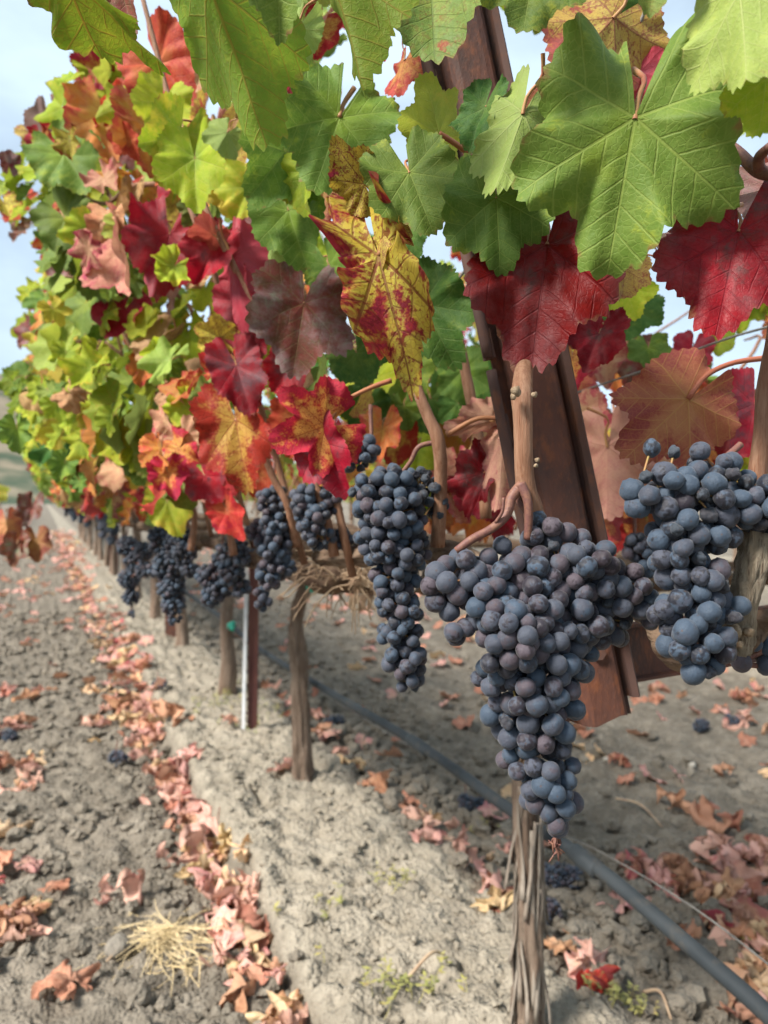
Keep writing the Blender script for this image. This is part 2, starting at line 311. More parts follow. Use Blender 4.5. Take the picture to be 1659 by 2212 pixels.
BM = {'blue': berry_mat('berry_blue_bloom', (0.042, 0.066, 0.100), (0.050, 0.056, 0.078), (0.007, 0.006, 0.010), 0.85),
      'purple': berry_mat('berry_grey_purple_bloom', (0.054, 0.064, 0.088), (0.068, 0.053, 0.066), (0.013, 0.007, 0.011), 0.85),
      'shrivel': berry_mat('berry_shrivelled_dark', (0.034, 0.045, 0.06), (0.027, 0.026, 0.034), (0.008, 0.007, 0.010), 0.8)}

def soil_mat():
    M = Mat('vineyard_soil'); g = M.n('NewGeometry').outputs['Position']
    bm = M.n('Attribute', {'attribute_name': 'berm'}).outputs['Fac']
    n0 = M.noise(g, 1.7, 2, 0.6); n1 = M.noise(g, 11.0, 4, 0.7); n2 = M.noise(g, 34.0, 4, 0.75); n3 = M.noise(g, 160.0, 1, 0.6)
    dark = M.mix(M.ss(n1, 0.35, 0.68), (0.125, 0.106, 0.082), (0.205, 0.177, 0.139))
    pale = M.mix(M.ss(n1, 0.35, 0.68), (0.225, 0.196, 0.150), (0.31, 0.272, 0.212))
    c = M.mix(bm, dark, pale)
    c = M.mix(M.math('MULTIPLY', M.ss(n2, 0.52, 0.75), 0.45), c, (0.32, 0.285, 0.225))
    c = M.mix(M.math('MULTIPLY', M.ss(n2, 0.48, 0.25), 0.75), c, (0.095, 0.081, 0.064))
    c = M.mix(M.math('MULTIPLY', M.ss(n0, 0.5, 0.75), 0.3), c, (0.30, 0.255, 0.20))
    def cells(sc):
        v = M.t.nodes.new('ShaderNodeTexVoronoi'); v.inputs['Scale'].default_value = sc; v.inputs['Randomness'].default_value = 1.0
        M.put(v.inputs['Vector'], g); return v.outputs['Distance']
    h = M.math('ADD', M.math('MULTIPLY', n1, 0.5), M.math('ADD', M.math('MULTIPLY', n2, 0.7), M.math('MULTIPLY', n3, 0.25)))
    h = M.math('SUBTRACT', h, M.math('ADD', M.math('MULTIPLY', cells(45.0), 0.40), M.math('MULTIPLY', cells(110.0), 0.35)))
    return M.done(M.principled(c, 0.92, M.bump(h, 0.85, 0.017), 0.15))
MT['soil'] = soil_mat()
def clod_mat():
    M = Mat('soil_clod'); g = M.n('NewGeometry').outputs['Position']
    n1 = M.noise(g, 14.0, 5, 0.65); n2 = M.noise(g, 80.0, 4, 0.7)
    c = M.mix(M.ss(n1, 0.35, 0.68), (0.150, 0.130, 0.104), (0.245, 0.217, 0.178))
    c = M.mix(M.math('MULTIPLY', M.ss(n2, 0.5, 0.75), 0.4), c, (0.40, 0.36, 0.29))
    return M.done(M.principled(c, 0.93, M.bump(n2, 1.0, 0.012), 0.15))
MT['clod'] = clod_mat()
def hill_mat():
    M = Mat('dry_hill'); g = M.n('NewGeometry').outputs['Position']
    n1 = M.noise(g, 0.02, 5, 0.6); n2 = M.noise(g, 0.12, 4, 0.6)
    c = M.mix(M.ss(n2, 0.3, 0.7), (0.17, 0.145, 0.10), (0.23, 0.19, 0.135))
    c = M.mix(M.ss(n1, 0.44, 0.56), c, (0.055, 0.075, 0.048))
    return M.done(M.principled(c, 0.95, None, 0.1))
MT['hill'] = hill_mat()

# ------------------------------------------------------------------ mesh helpers
def mesh_obj(name, verts, faces, mat=None, parent=None, smooth=True, loc=None):
    me = bpy.data.meshes.new(name)
    me.from_pydata([tuple(v) for v in verts], [], [tuple(f) for f in faces])
    if smooth: me.polygons.foreach_set('use_smooth', np.ones(len(me.polygons), dtype=bool))
    me.update()
    o = bpy.data.objects.new(name, me); COL.objects.link(o)
    if mat is not None: me.materials.append(mat)
    if parent is not None: o.parent = parent
    return o
def tag(o, label, cat, group=None, kind=None):
    if label: o['label'] = label
    if cat: o['category'] = cat
    if group: o['group'] = group
    if kind: o['kind'] = kind
    return o
def empty(name, loc=(0, 0, 0)):
    o = bpy.data.objects.new(name, None); COL.objects.link(o); o.location = loc; o.empty_display_size = 0.05
    return o
def adopt(o, parent):
    """child of a thing whose Empty stands at parent.location, keeping the child's world coordinates"""
    o.parent = parent; o.matrix_parent_inverse = Matrix.Translation(-Vector(parent.location))
    return o

def smooth_path(pts, n):
    P = [np.array(p, float) for p in pts]
    if len(P) == 2: return [P[0] + (P[1] - P[0]) * t for t in np.linspace(0, 1, n)]
    Q = [2 * P[0] - P[1]] + P + [2 * P[-1] - P[-2]]
    out = []
    segs = len(P) - 1
    for t in np.linspace(0, segs, n):
        k = min(int(t), segs - 1); f = t - k
        a, b, c, d = Q[k], Q[k + 1], Q[k + 2], Q[k + 3]
        out.append(0.5 * ((2 * b) + (c - a) * f + (2 * a - 5 * b + 4 * c - d) * f * f + (3 * b - a - 3 * c + d) * f ** 3))
    return out
class MB:
    def __init__(self): self.v = []; self.f = []; self.m = []
    def add(self, v, f, mi=0):
        b = len(self.v); self.v.extend(tuple(x) for x in v)
        self.f.extend(tuple(i + b for i in q) for q in f); self.m.extend([mi] * len(f))
    def tube(self, pts, rad, seg=8, n=None, mi=0, cap=True, rough=0.0, flute=0.0, seed=0, nsc=30.0):
        P = smooth_path(pts, n or max(2, len(pts))) if n else [np.array(p, float) for p in pts]
        m = len(P)
        rr = np.interp(np.linspace(0, 1, m), np.linspace(0, 1, len(rad)), rad) if hasattr(rad, '__len__') else np.full(m, rad)
        T = [P[min(i + 1, m - 1)] - P[max(i - 1, 0)] for i in range(m)]
        T = [t / (np.linalg.norm(t) + 1e-12) for t in T]
        ref = np.array([0, 0, 1.0]) if abs(T[0][2]) < 0.9 else np.array([1.0, 0, 0])
        u = np.cross(T[0], ref); u /= np.linalg.norm(u)
        V = []
        for i in range(m):
            u = u - T[i] * np.dot(u, T[i]); u /= np.linalg.norm(u); w = np.cross(T[i], u)
            for k in range(seg):
                a = 2 * math.pi * k / seg
                V.append(P[i] + (u * math.cos(a) + w * math.sin(a)) * rr[i])
        V = np.array(V)
        if rough:
            ctr = np.repeat(np.array(P), seg, axis=0); dr = V - ctr
            nn = fbm(V, nsc, 3, seed)
            ang = np.tile(np.arange(seg), m) * 2 * math.pi / seg
            q = np.stack([np.cos(ang) * 2.2, np.sin(ang) * 2.2, np.repeat(np.arange(m), seg) * 0.09], 1)
            fl = fbm(q, 2.0, 3, seed + 5)
            V = ctr + dr * (1 + rough * nn + flute * fl)[:, None]
        F = []
        for i in range(m - 1):
            for k in range(seg):
                k2 = (k + 1) % seg
                F.append((i * seg + k, i * seg + k2, (i + 1) * seg + k2, (i + 1) * seg + k))
        if cap:
            F.append(tuple(range(seg))[::-1]); F.append(tuple((m - 1) * seg + k for k in range(seg)))
        self.add(V, F, mi)
    def box(self, c, ax, ay, az, mi=0):
        c = np.array(c, float); ax, ay, az = (np.array(a, float) for a in (ax, ay, az))
        V = [c + sx * ax + sy * ay + sz * az for sx in (-1, 1) for sy in (-1, 1) for sz in (-1, 1)]
        self.add(V, [(0, 1, 3, 2), (4, 6, 7, 5), (0, 4, 5, 1), (2, 3, 7, 6), (0, 2, 6, 4), (1, 5, 7, 3)], mi)
    def build(self, name, mats, parent=None, smooth=True):
        o = mesh_obj(name, self.v, self.f, None, None, smooth)
        for m in (mats if isinstance(mats, (list, tuple)) else [mats]): o.data.materials.append(m)
        if any(self.m): o.data.polygons.foreach_set('material_index', np.array(self.m, dtype=np.int32))
        if parent is not None: adopt(o, parent)
        return o

def icosphere(sub):
    import bmesh
    bm = bmesh.new(); bmesh.ops.create_icosphere(bm, subdivisions=sub, radius=1.0)
    v = np.array([x.co[:] for x in bm.verts]); f = [tuple(x.index for x in q.verts) for q in bm.faces]; bm.free()
    return v, f
ICO = {k: icosphere(k) for k in (1, 2, 3, 4)}

# ------------------------------------------------------------------ leaves
def leaf_arrays(seed, lobe=0.5, fold=0.0, curl=0.0, side=0.0, wave=0.05, cup=0.0, pucker=0.014, w=1.0, crumple=0.0,
                NA=120, NR=9, petiole=0.55, tooth=0.05, twist=0.0):
    rs = np.random.RandomState(seed); wave *= 1.35
    half = 180 - rs.uniform(6, 20)
    phi = np.linspace(-half, half, NA + 1)
    ctl_a = np.array([0, 14, 28, 40, 53, 66, 82, 96, 110, 124, 138, 152, 165, 180.0])
    L = lobe
    ctl_r = np.array([1.0, .94, .87 - .36 * L, .88 - .12 * L, .93, .88, .80 - .32 * L, .76 - .06 * L, .78, .74, .68, .66, .60, .40])
    def rad(a, j): return np.interp(np.abs(a), ctl_a, ctl_r * j)
    jl = 1 + rs.normal(0, .045, len(ctl_r)); jr = 1 + rs.normal(0, .045, len(ctl_r)); jl[0] = jr[0] = 1
    Rs = np.where(phi < 0, rad(phi, jl), rad(phi, jr))
    kw_ = max(2, int(NA / 40)); ker = np.hanning(2 * kw_ + 3)[1:-1]; ker /= ker.sum()
    Rs = np.convolve(np.pad(Rs, kw_, 'edge'), ker, 'valid')
    nt = 42 if NA >= 100 else 30
    ph = (phi / (2 * half) + 0.5) * nt + 0.25 * np.sin(phi * 0.05 + rs.uniform(0, 6))
    fr = ph - np.floor(ph); big = 0.55 + 0.45 * np.sin(np.floor(ph) * 2.1 + rs.uniform(0, 6)) ** 2
    tri = np.where(fr < 0.55, fr / 0.55, (1 - fr) / 0.45) ** .8
    Rt = Rs * (1 + tooth * (tri * 2 - 0.9) * big)
    pr = np.radians(phi)
    f = (np.arange(1, NR + 1) / NR) ** 0.85
    V2 = [[0.0, 0.0]]; ed = [0.0]
    for k in range(NR):
        mixv = f[k] ** 5
        rk = f[k] * (Rs * (1 - mixv) + Rt * mixv)
        V2.extend(np.stack([rk * np.sin(pr) * w, rk * np.cos(pr)], 1).tolist()); ed.extend([f[k]] * (NA + 1))
    V2 = np.array(V2); ed = np.array(ed)
    F = []
    for a in range(NA): F.append((0, 1 + a + 1, 1 + a))
    for k in range(NR - 1):
        b0 = 1 + k * (NA + 1); b1 = b0 + NA + 1
        for a in range(NA): F.append((b0 + a, b0 + a + 1, b1 + a + 1, b1 + a))
    va = np.array([-112, -54, 0, 54, 112.0]) + rs.normal(0, 2.5, 5); va[2] = 0
    bnd = (va[1:] + va[:-1]) / 2
    def sector(deg): return int(np.searchsorted(bnd, deg))
    dirs = np.stack([np.sin(np.radians(va)) * w, np.cos(np.radians(va))], 1); dirs /= np.linalg.norm(dirs, axis=1)[:, None]
    fsec = []
    for a in range(NA): fsec.append(sector((phi[a] + phi[a + 1]) / 2))
    fs_all = fsec * NR
    uvs = []
    for q, sct in zip(F, fs_all):
        d = dirs[sct]
        for i in q:
            p = V2[i]; uvs.append((p[0] * d[0] + p[1] * d[1], -p[0] * d[1] + p[1] * d[0]))
    # relief
    x, y = V2[:, 0].copy(), V2[:, 1].copy()
    vd = np.min(np.abs(-x[:, None] * dirs[None, :, 1] + y[:, None] * dirs[None, :, 0]) + 10 * ((x[:, None] * dirs[None, :, 0] + y[:, None] * dirs[None, :, 1]) < 0), axis=1)
    vd = np.minimum(vd, 0.4)
    z = pucker * (1 - np.exp(-(vd / .07) ** 2)) * 1.6
    P3 = np.stack([x + seed, y, np.zeros_like(x)], 1)
    z += pucker * 0.9 * vnoise(P3, 9, seed) * ed + 0.085 * vnoise(P3, 2.2, seed + 3) * ed + 0.03 * vnoise(P3, 4.6, seed + 5) * ed
    ang = np.arctan2(x, y)
    z += wave * np.sin(ang * rs.choice([4, 5, 6, 7]) + rs.uniform(0, 6)) * ed ** 2.4
    z += wave * 0.7 * np.sin(ang * 11 + rs.uniform(0, 6)) * ed ** 4
    z += cup * (x * x + y * y)
    if crumple:
        z += crumple * (0.18 * vnoise(P3, 3.1, seed + 9) + 0.10 * vnoise(P3, 6.7, seed + 19) + .05 * (1 - 2 * np.abs(vnoise(P3, 9.0, seed + 21)))) * (0.35 + ed)
        x += crumple * 0.10 * vnoise(P3, 4.0, seed + 29) * ed; y += crumple * 0.10 * vnoise(P3, 4.0, seed + 39) * ed
    if fold:
        sgn = np.sign(x); ax = np.abs(x); aa = fold * (1 - np.exp(-ax / .08))
        x = sgn * ax * np.cos(aa); z = z * np.cos(aa) + ax * np.sin(aa)
    if side:
        r = 1 / side; th = x / r; x, z = (r - z) * np.sin(th), r - (r - z) * np.cos(th)
    if curl:
        r = 1 / curl; th = y / r; y, z = (r - z) * np.sin(th), r - (r - z) * np.cos(th)
    if twist:
        a = twist * y; x, z = x * np.cos(a) - z * np.sin(a), x * np.sin(a) + z * np.cos(a)
    V = np.stack([x, y, z], 1)
    nb = len(F); mi = [0] * nb; flat = [tuple(V2[i]) for q in F for i in q]
    if petiole:
        mb = MB(); mb.tube([(0, 0.015, -.004), (0, -petiole * .35, -.03 - petiole * .08), (rs.uniform(-.1, .1), -petiole * .7, -petiole * .32), (rs.uniform(-.15, .15), -petiole, -petiole * .65)], [.021, .018, .018, .024], 6, 8, cap=False)
        base = len(V); V = np.concatenate([V, np.array(mb.v)]); ed = np.concatenate([ed, np.zeros(len(mb.v))])
        for q in mb.f:
            F.append(tuple(i + base for i in q)); mi.append(1); uvs.extend([(0.0, 0.3)] * 4); flat.extend([(0.0, 0.0)] * 4)
    return V, F, np.array(uvs), np.array(flat), ed, mi
def leaf_mesh(name, mat, seed, **kw):
    V, F, uvs, flat, ed, mi = leaf_arrays(seed, **kw)
    me = bpy.data.meshes.new(name); me.from_pydata(V.tolist(), [], F)
    for nm, arr in (('vein', uvs), ('flat', flat)):
        l = me.uv_layers.new(name=nm); l.data.foreach_set('uv', arr.astype(np.float32).ravel())
    at_ = me.attributes.new('edge', 'FLOAT', 'POINT'); at_.data.foreach_set('value', ed.astype(np.float32))
    me.polygons.foreach_set('use_smooth', np.ones(len(F), dtype=bool))
    me.materials.append(mat); me.materials.append(MT['petiole'])
    me.polygons.foreach_set('material_index', np.array(mi, dtype=np.int32)); me.update()
    return me
def leaf_obj(name, me, mat, M, parent):
    o = bpy.data.objects.new(name, me); COL.objects.link(o)
    o.material_slots[0].link = 'OBJECT'; o.material_slots[0].material = mat
    o.matrix_world = M
    if parent is not None:
        o.parent = parent; o.matrix_parent_inverse = Matrix.Translation(-Vector(parent.location))
    return o
def frame(J, yv, nv, L, wx=1.0):
    y = Vector(yv).normalized(); n = Vector(nv); n = (n - y * n.dot(y)).normalized(); x = y.cross(n)
    M = Matrix(((x.x * L * wx, y.x * L, n.x * L, J[0]), (x.y * L * wx, y.y * L, n.y * L, J[1]), (x.z * L * wx, y.z * L, n.z * L, J[2]), (0, 0, 0, 1)))
    return M

FILL = []          # shared shapes of the leaves inside the canopy
for k in range(16):
    q = random.Random(100 + k)
    FILL.append(leaf_mesh('leaf_shape', LM['G'], 100 + k, lobe=q.uniform(.15, .8), fold=q.uniform(0, .8), curl=q.uniform(-1.3, .4), side=q.uniform(-.8, .6),
                          wave=q.uniform(.05, .14), cup=q.uniform(-.15, .15), w=q.uniform(.95, 1.15), NA=90, NR=6, tooth=.06))
DRYFILL = []
for k in range(6):
    q = random.Random(300 + k)
    DRYFILL.append(leaf_mesh('dry_leaf_shape', LM['B'], 300 + k, lobe=q.uniform(.3, .8), fold=q.uniform(.4, 1.0), curl=q.uniform(-2.2, -1.0), side=q.uniform(-1.4, 1.6),
                             wave=.1, crumple=q.uniform(.7, 1.2), NA=90, NR=7))

# ------------------------------------------------------------------ ground
ROWGAP = 3.2
def sstep(x, a, b):
    t = np.clip((x - a) / (b - a), 0, 1); return t * t * (3 - 2 * t)
def ground_z(s, o):
    s = np.asarray(s, float); o = np.asarray(o, float)
    om = (o + ROWGAP / 2) % ROWGAP - ROWGAP / 2
    Q = np.stack([s, o, np.zeros_like(s)], -1)
    j = 0.035 * vnoise(Q, 2.3, 3) + 0.02 * vnoise(Q, 7.0, 4)
    e1 = om + j
    b = sstep(e1, -.338, -.316) * (1 - sstep(e1, .10, .27))
    z = 0.060 * b - 0.034 * np.exp(-((e1 + .385) / .055) ** 2) * (0.7 + 0.5 * vnoise(Q, 3.0, 6))
    n1 = fbm(Q, 7.0, 3, 20); n2 = fbm(Q, 26.0, 3, 30)
    n3 = fbm(Q, 55.0, 2, 33); rdg = (1 - np.abs(vnoise(Q, 19.0, 35))) ** 2
    z = z + (1 - b) * (0.014 * n1 + 0.014 * n2 + .006 * n3 + .012 * rdg) + b * (0.016 * n1 + 0.014 * n2 + .008 * n3 + .010 * rdg)
    ck = np.abs(vnoise(Q, 6.5, 41)); z = z - b * 0.030 * (1 - sstep(ck, 0, .055)) * sstep(vnoise(Q, 1.6, 44), -.3, .3)
    far = sstep(np.maximum(np.abs(s), np.abs(o)), 12, 40)
    return z * (1 - far), b
def ax_s():
    a = list(np.arange(-1.3, 2.0, .013)); st = .013
    while a[-1] < 900: st = min(st * 1.045, 60); a.append(a[-1] + st)
    b = [-1.3]; st = .03
    while b[-1] > -300: st *= 1.25; b.append(b[-1] - st)
    return np.array(b[1:][::-1] + a)
def ax_o():
    a = list(np.arange(-1.5, 1.4, .013)); st = .013
    while a[-1] < 600: st = min(st * 1.08, 60); a.append(a[-1] + st)
    b = [-1.5]; st = .013
    while b[-1] > -600: st = min(st * 1.08, 60); b.append(b[-1] - st)
    return np.array(b[1:][::-1] + a)
S_, O_ = ax_s(), ax_o()
SS, OO = np.meshgrid(S_, O_, indexing='ij')
ZZ, BB = ground_z(SS, OO)
def gz(s, o):
    i = min(max(int(np.searchsorted(S_, s)) - 1, 0), len(S_) - 2); j = min(max(int(np.searchsorted(O_, o)) - 1, 0), len(O_) - 2)
    fs = min(max((s - S_[i]) / (S_[i + 1] - S_[i]), 0), 1); fo = min(max((o - O_[j]) / (O_[j + 1] - O_[j]), 0), 1)
    return float((ZZ[i, j] * (1 - fs) + ZZ[i + 1, j] * fs) * (1 - fo) + (ZZ[i, j + 1] * (1 - fs) + ZZ[i + 1, j + 1] * fs) * fo)
GX = T1.x + RV.x * SS + PV.x * OO; GY = T1.y + RV.y * SS + PV.y * OO
nS, nO = SS.shape
idx = np.arange(nS * nO).reshape(nS, nO)
gf = np.stack([idx[:-1, :-1], idx[:-1, 1:], idx[1:, 1:], idx[1:, :-1]], -1).reshape(-1, 4)
gme = bpy.data.meshes.new('ground')
gme.vertices.add(nS * nO); gme.vertices.foreach_set('co', np.stack([GX, GY, ZZ], -1).astype(np.float32).ravel())
gme.loops.add(gf.size); gme.loops.foreach_set('vertex_index', gf[:, ::-1].astype(np.int32).ravel())
gme.polygons.add(len(gf)); gme.polygons.foreach_set('loop_start', np.arange(0, gf.size, 4, dtype=np.int32))
gme.polygons.foreach_set('use_smooth', np.ones(len(gf), dtype=bool))
gme.update(calc_edges=True)
ba = gme.attributes.new('berm', 'FLOAT', 'POINT'); ba.data.foreach_set('value', BB.astype(np.float32).ravel())
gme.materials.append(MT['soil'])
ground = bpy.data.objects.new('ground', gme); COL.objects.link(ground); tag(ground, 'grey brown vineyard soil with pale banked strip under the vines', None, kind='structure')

# hills far behind
az = np.linspace(-math.pi, math.pi, 241); rr_ = np.array([170, 220, 280, 340, 420, 520, 700, 900.0])
AZ, RR = np.meshgrid(az, rr_, indexing='ij')
top = 0.05 + 0.17 * np.exp(-((AZ + 0.62) / 0.26) ** 2) + 0.05 * np.exp(-((AZ - 1.6) / 0.5) ** 2) + 0.02 * vnoise(np.stack([AZ * 3, RR * 0, RR * 0], -1), 2.0, 70)
hz = -2 + (RR - 170) * 0 + 420 * top * sstep(RR, 180, 430) * (1 - 0.6 * sstep(RR, 520, 900)) + 4 * vnoise(np.stack([np.sin(AZ) * RR, np.cos(AZ) * RR, RR * 0], -1), .03, 71) * sstep(RR, 190, 300)
hv = np.stack([np.sin(AZ) * RR, np.cos(AZ) * RR, hz], -1).reshape(-1, 3)
hi = np.arange(hv.shape[0]).reshape(AZ.shape)
hf = np.stack([hi[:-1, :-1], hi[:-1, 1:], hi[1:, 1:], hi[1:, :-1]], -1).reshape(-1, 4)
hill = mesh_obj('hill', hv, hf.tolist(), MT['hill']); tag(hill, 'dry tan hills with dark scrub beyond the vineyard', None, kind='structure')

# clods of soil
def clods():
    V, F = ICO[2]; variants = []
    for k in range(8):
        n = fbm(V + k * 9.1, 1.5, 4, 50 + k, .62); variants.append(V * np.maximum(1 + .46 * n, .35)[:, None] * np.array([1, 1, .8]))
    allv, allf, base, bb = [], [], 0, []
    FA = np.array(F); V1, F1 = ICO[1]; FA1 = np.array(F1); small = [V1 * nrs.uniform(.7, 1.3, (len(V1), 1)) * np.array([1, 1, .8]) for k in range(8)]
    cnt = 0
    while cnt < 14000:
        s = -1.2 + 7.2 * nrs.rand() ** 1.7
        if nrs.rand() < .62: o = nrs.uniform(-1.7, -.33) if nrs.rand() < .75 else nrs.uniform(-.55, -.36)
        else: o = nrs.uniform(.16, .75) if nrs.rand() < .75 else nrs.uniform(.7, 1.6)
        bk = nrs.rand() < .22
        if bk: o = nrs.uniform(-.3, .18)
        near = (.16 < o < .6)
        size = .004 + .022 * nrs.rand() ** 3.2 + (.018 * nrs.rand() ** 2.2 if near else 0) + .0012 * max(s, 0)
        if bk: size *= .55
        p = row(s, o, 0); z = gz(s, o); lo_ = size < .0115 or s > 2.5; v = (small if lo_ else variants)[nrs.randint(8)]; bb.extend([1.0 if bk else 0.12] * len(v))
        a = nrs.uniform(0, 6.28); ca, sa = math.cos(a), math.sin(a)
        r = np.stack([v[:, 0] * ca - v[:, 1] * sa, v[:, 0] * sa + v[:, 1] * ca, v[:, 2]], 1) * size * nrs.uniform(.8, 1.2, 3)
        allv.append(r + np.array([p.x, p.y, z + size * .25])); allf.append((FA1 if lo_ else FA) + base); base += len(v); cnt += 1
    o = mesh_obj('soil_clods', np.concatenate(allv), np.concatenate(allf).tolist(), MT['soil'], smooth=False)
    at_ = o.data.attributes.new('berm', 'FLOAT', 'POINT'); at_.data.foreach_set('value', np.array(bb, dtype=np.float32))
    tag(o, 'loose crumbled clods of grey brown soil on the ground', 'soil', kind='stuff')
clods()

# ------------------------------------------------------------------ vines: trunks, arms, canes
VINES = {}
def vine_empty(i):
    if i not in VINES:
        s0 = (i - 1) * SP; p = row(s0, 0, gz(s0, 0))
        VINES[i] = empty('grapevine', p)
    return VINES[i]
def vine_of(p): return max(0, int(round(to_row(p)[0] / SP)) + 1)
def vine_label(i):
    if i == 0: return 'nearest vine with big green and dark red leaves around the rusty leaning arm'
    if i == 1: return 'vine whose shaggy grey trunk stands below the big central grape bunch'
    if i == 2: return 'vine with dark curved trunk and green tie, right of the slim stake'
    if i == 3: return 'vine with slim grey trunk just behind the slim stake'
    o = ['fourth', 'fifth', 'sixth', 'seventh', 'eighth', 'ninth', 'tenth', 'eleventh', 'twelfth', 'thirteenth', 'fourteenth', 'fifteenth', 'sixteenth', 'seventeenth', 'eighteenth']
    return 'blurred green vine, ' + o[i - 4] + ' along the row counting from the shaggy trunk'
NV = 17
for i in range(NV):
    e = vine_empty(i)
    tag(e, vine_label(i), 'vine', 'vines of the near row')
    s0 = (i - 1) * SP; q = random.Random(40 + i); det = i in (1, 2)
    th = 0.80
    b = row(s0, 0, gz(s0, 0) - .03)
    mb = MB()
    lean = 0.012 if i else 0
    if i == 2:
        pts = [at(660, 1735, 2.47), at(652, 1640, 2.47), at(648, 1480, 2.47), at(640, 1340, 2.47), at(660, 1262, 2.46), at(652, 1215, 2.45), at(615, 1185, 2.42)]
        rad = [.040, .030, .026, .024, .023, .026, .030]
    elif i == 1:
        pts = [row(-.055, -.03, gz(-.05, -.03) - .05), row(-.048, -.026, .12), row(-.056, -.032, .28), row(-.048, -.036, .43), row(-.052, -.03, .58), row(-.05, -.02, .72), row(-.04, -.02, .82)]
        rad = [.036, .025, .0205, .0195, .019, .022, .030]
    else:
        pts = [b] + [row(s0 + q.uniform(-.02, .02), q.uniform(-.02, .02), z) for z in (.2, .4, .6)] + [row(s0, -.02, th)]
        rad = [.045, .034, .029, .028, .034]
    mb.tube(pts, rad, 40 if det else 14, 70 if det else 16, rough=.16, flute=.30, seed=60 + i, nsc=22)
    mb.build('trunk', MT['bark'], e)
    head = np.array(pts[-1])
    for side in (-1, 1):
        for ds in (-1, 1):
            if (i == 0 and side == -1 and ds == 1) or (i == 1 and side == -1 and ds == -1):
                continue
            a = MB()
            zc = .90 if side < 0 else .86
            if i == 1 and side == -1 and ds == 1:
                path = [head, at(1000, 1275, 1.27), at(900, 1252, 1.23), at(770, 1255, 1.18), at(690, 1245, 1.16), np.array(row(.12, -.47, .90)), np.array(row(.36, -.47, .91)), np.array(row(.58, -.47, .91))]
                a.tube(path, [.034, .022, .021, .020, .018, .017, .015, .013], 18, 70, rough=.30, flute=.35, seed=81, nsc=38)
            else:
                path = [head, row(s0 + .06 * ds, side * .22, th + .05), row(s0 + .14 * ds, side * .44, zc), row(s0 + .36 * ds, side * .47, zc + .01), row(s0 + .60 * ds, side * .47, zc)]
                a.tube([np.array(p) for p in path], [.036, .028, .024, .021, .017], 12, 22, rough=.2, flute=.25, seed=80 + i, nsc=30)
            a.build('cordon', MT['bark_cross' if (i == 1 and side == -1 and ds == 1) else 'bark_row'], e)
    # canes
    for side in (-1, 1):
        for k in range(6 if i < 9 else 4):
            cs = s0 + (k + .5) / 6 * 1.2 - .6 + q.uniform(-.05, .05)
            p0 = row(cs, side * .47, .91)
            zt = q.uniform(1.35, 1.75)
            path = [p0, row(cs + q.uniform(-.03, .03), side * .52, 1.1), row(cs + q.uniform(-.1, .1), side * q.uniform(.55, .68), 1.35), row(cs + q.uniform(-.15, .15), side * q.uniform(.62, .82), zt)]
            pp = proj(path[1])
            if side < 0 and (pp is None or pp[2] < .80): continue
            pm = [proj(x) for x in path]
            c = MB(); c.tube([np.array(p) for p in path], [.0055, .005, .004, .0025], 6, 12)
            c.build('cane', MT['cane'], e)

def on_row(px, py, o):
    a = at(px, py, 1.0) - Vector((0, 0, H)); c = Vector((0, 0, H))
    t = (o - (c - T1).dot(PV)) / a.dot(PV)
    return c + a * t

# peeling strips of bark on the shaggy trunk
e = VINES[1]
for k in range(30):
    q = random.Random(500 + k); a0 = q.uniform(-3.0, 1.0); z0 = q.uniform(.28, .54); ln = q.uniform(.12, .36); wd = q.uniform(.0015, .006)
    lift = q.uniform(.001, .03) * q.random()
    V = []; F = []
    n = 12
    for j in range(n + 1):
        t = j / n; z = z0 - ln * t; ang = a0 + .35 * math.sin(t * 3 + k) ; rad = .0190 + .012 * (.45 - z) + .0015 + .002 * math.sin(9 * t + k) + lift * t ** 2.6
        for sgn in (-1, 1):
            aa = ang + sgn * wd / .03
            d = Vector((math.cos(aa), math.sin(aa), 0)) * (rad + (.002 if sgn > 0 else 0))
            V.append(row(-.052, -.032, z) + d)
    for j in range(n): F.append((2 * j, 2 * j + 1, 2 * j + 3, 2 * j + 2))
    o = mesh_obj('bark_strip', V, F, MT['bark_strip']); adopt(o, e)
    md = o.modifiers.new('thick', 'SOLIDIFY'); md.thickness = .0016

# dry tendrils hanging from the arm of the same vine
tb = MB()
for k in range(120):
    q = random.Random(700 + k); c = at(q.uniform(685, 815), q.uniform(1212, 1275), q.uniform(1.12, 1.20)); c = np.array(c)
    L = q.uniform(.03, .09)
    d = np.array([q.uniform(-1, 1), q.uniform(-.5, .5), q.uniform(-.5, .4)]); d /= np.linalg.norm(d)
    pts = [c, c + d * L * .4 + np.array([0, 0, .01]), c + d * L * .8 + np.array([0, 0, -.012 * q.random()]), c + d * L + np.array([0, 0, -.035 * q.random() ** 2])]
    tb.tube(pts, [.0013, .0012, .0008], 4, 7, cap=False)
for k in range(10):
    q = random.Random(760 + k); c = np.array(at(760 + k * 5, 1285, 1.15))
    tb.tube([c, c + np.array([.004 * q.uniform(-1, 1), 0, -.02]), c + np.array([.012 * q.uniform(-1, 1.4), 0, -.02 - .022 * q.random()])], [.003, .002, .001], 5, 6)
tb.build('dry_tendrils', MT['twig'], e)['kind'] = 'stuff'

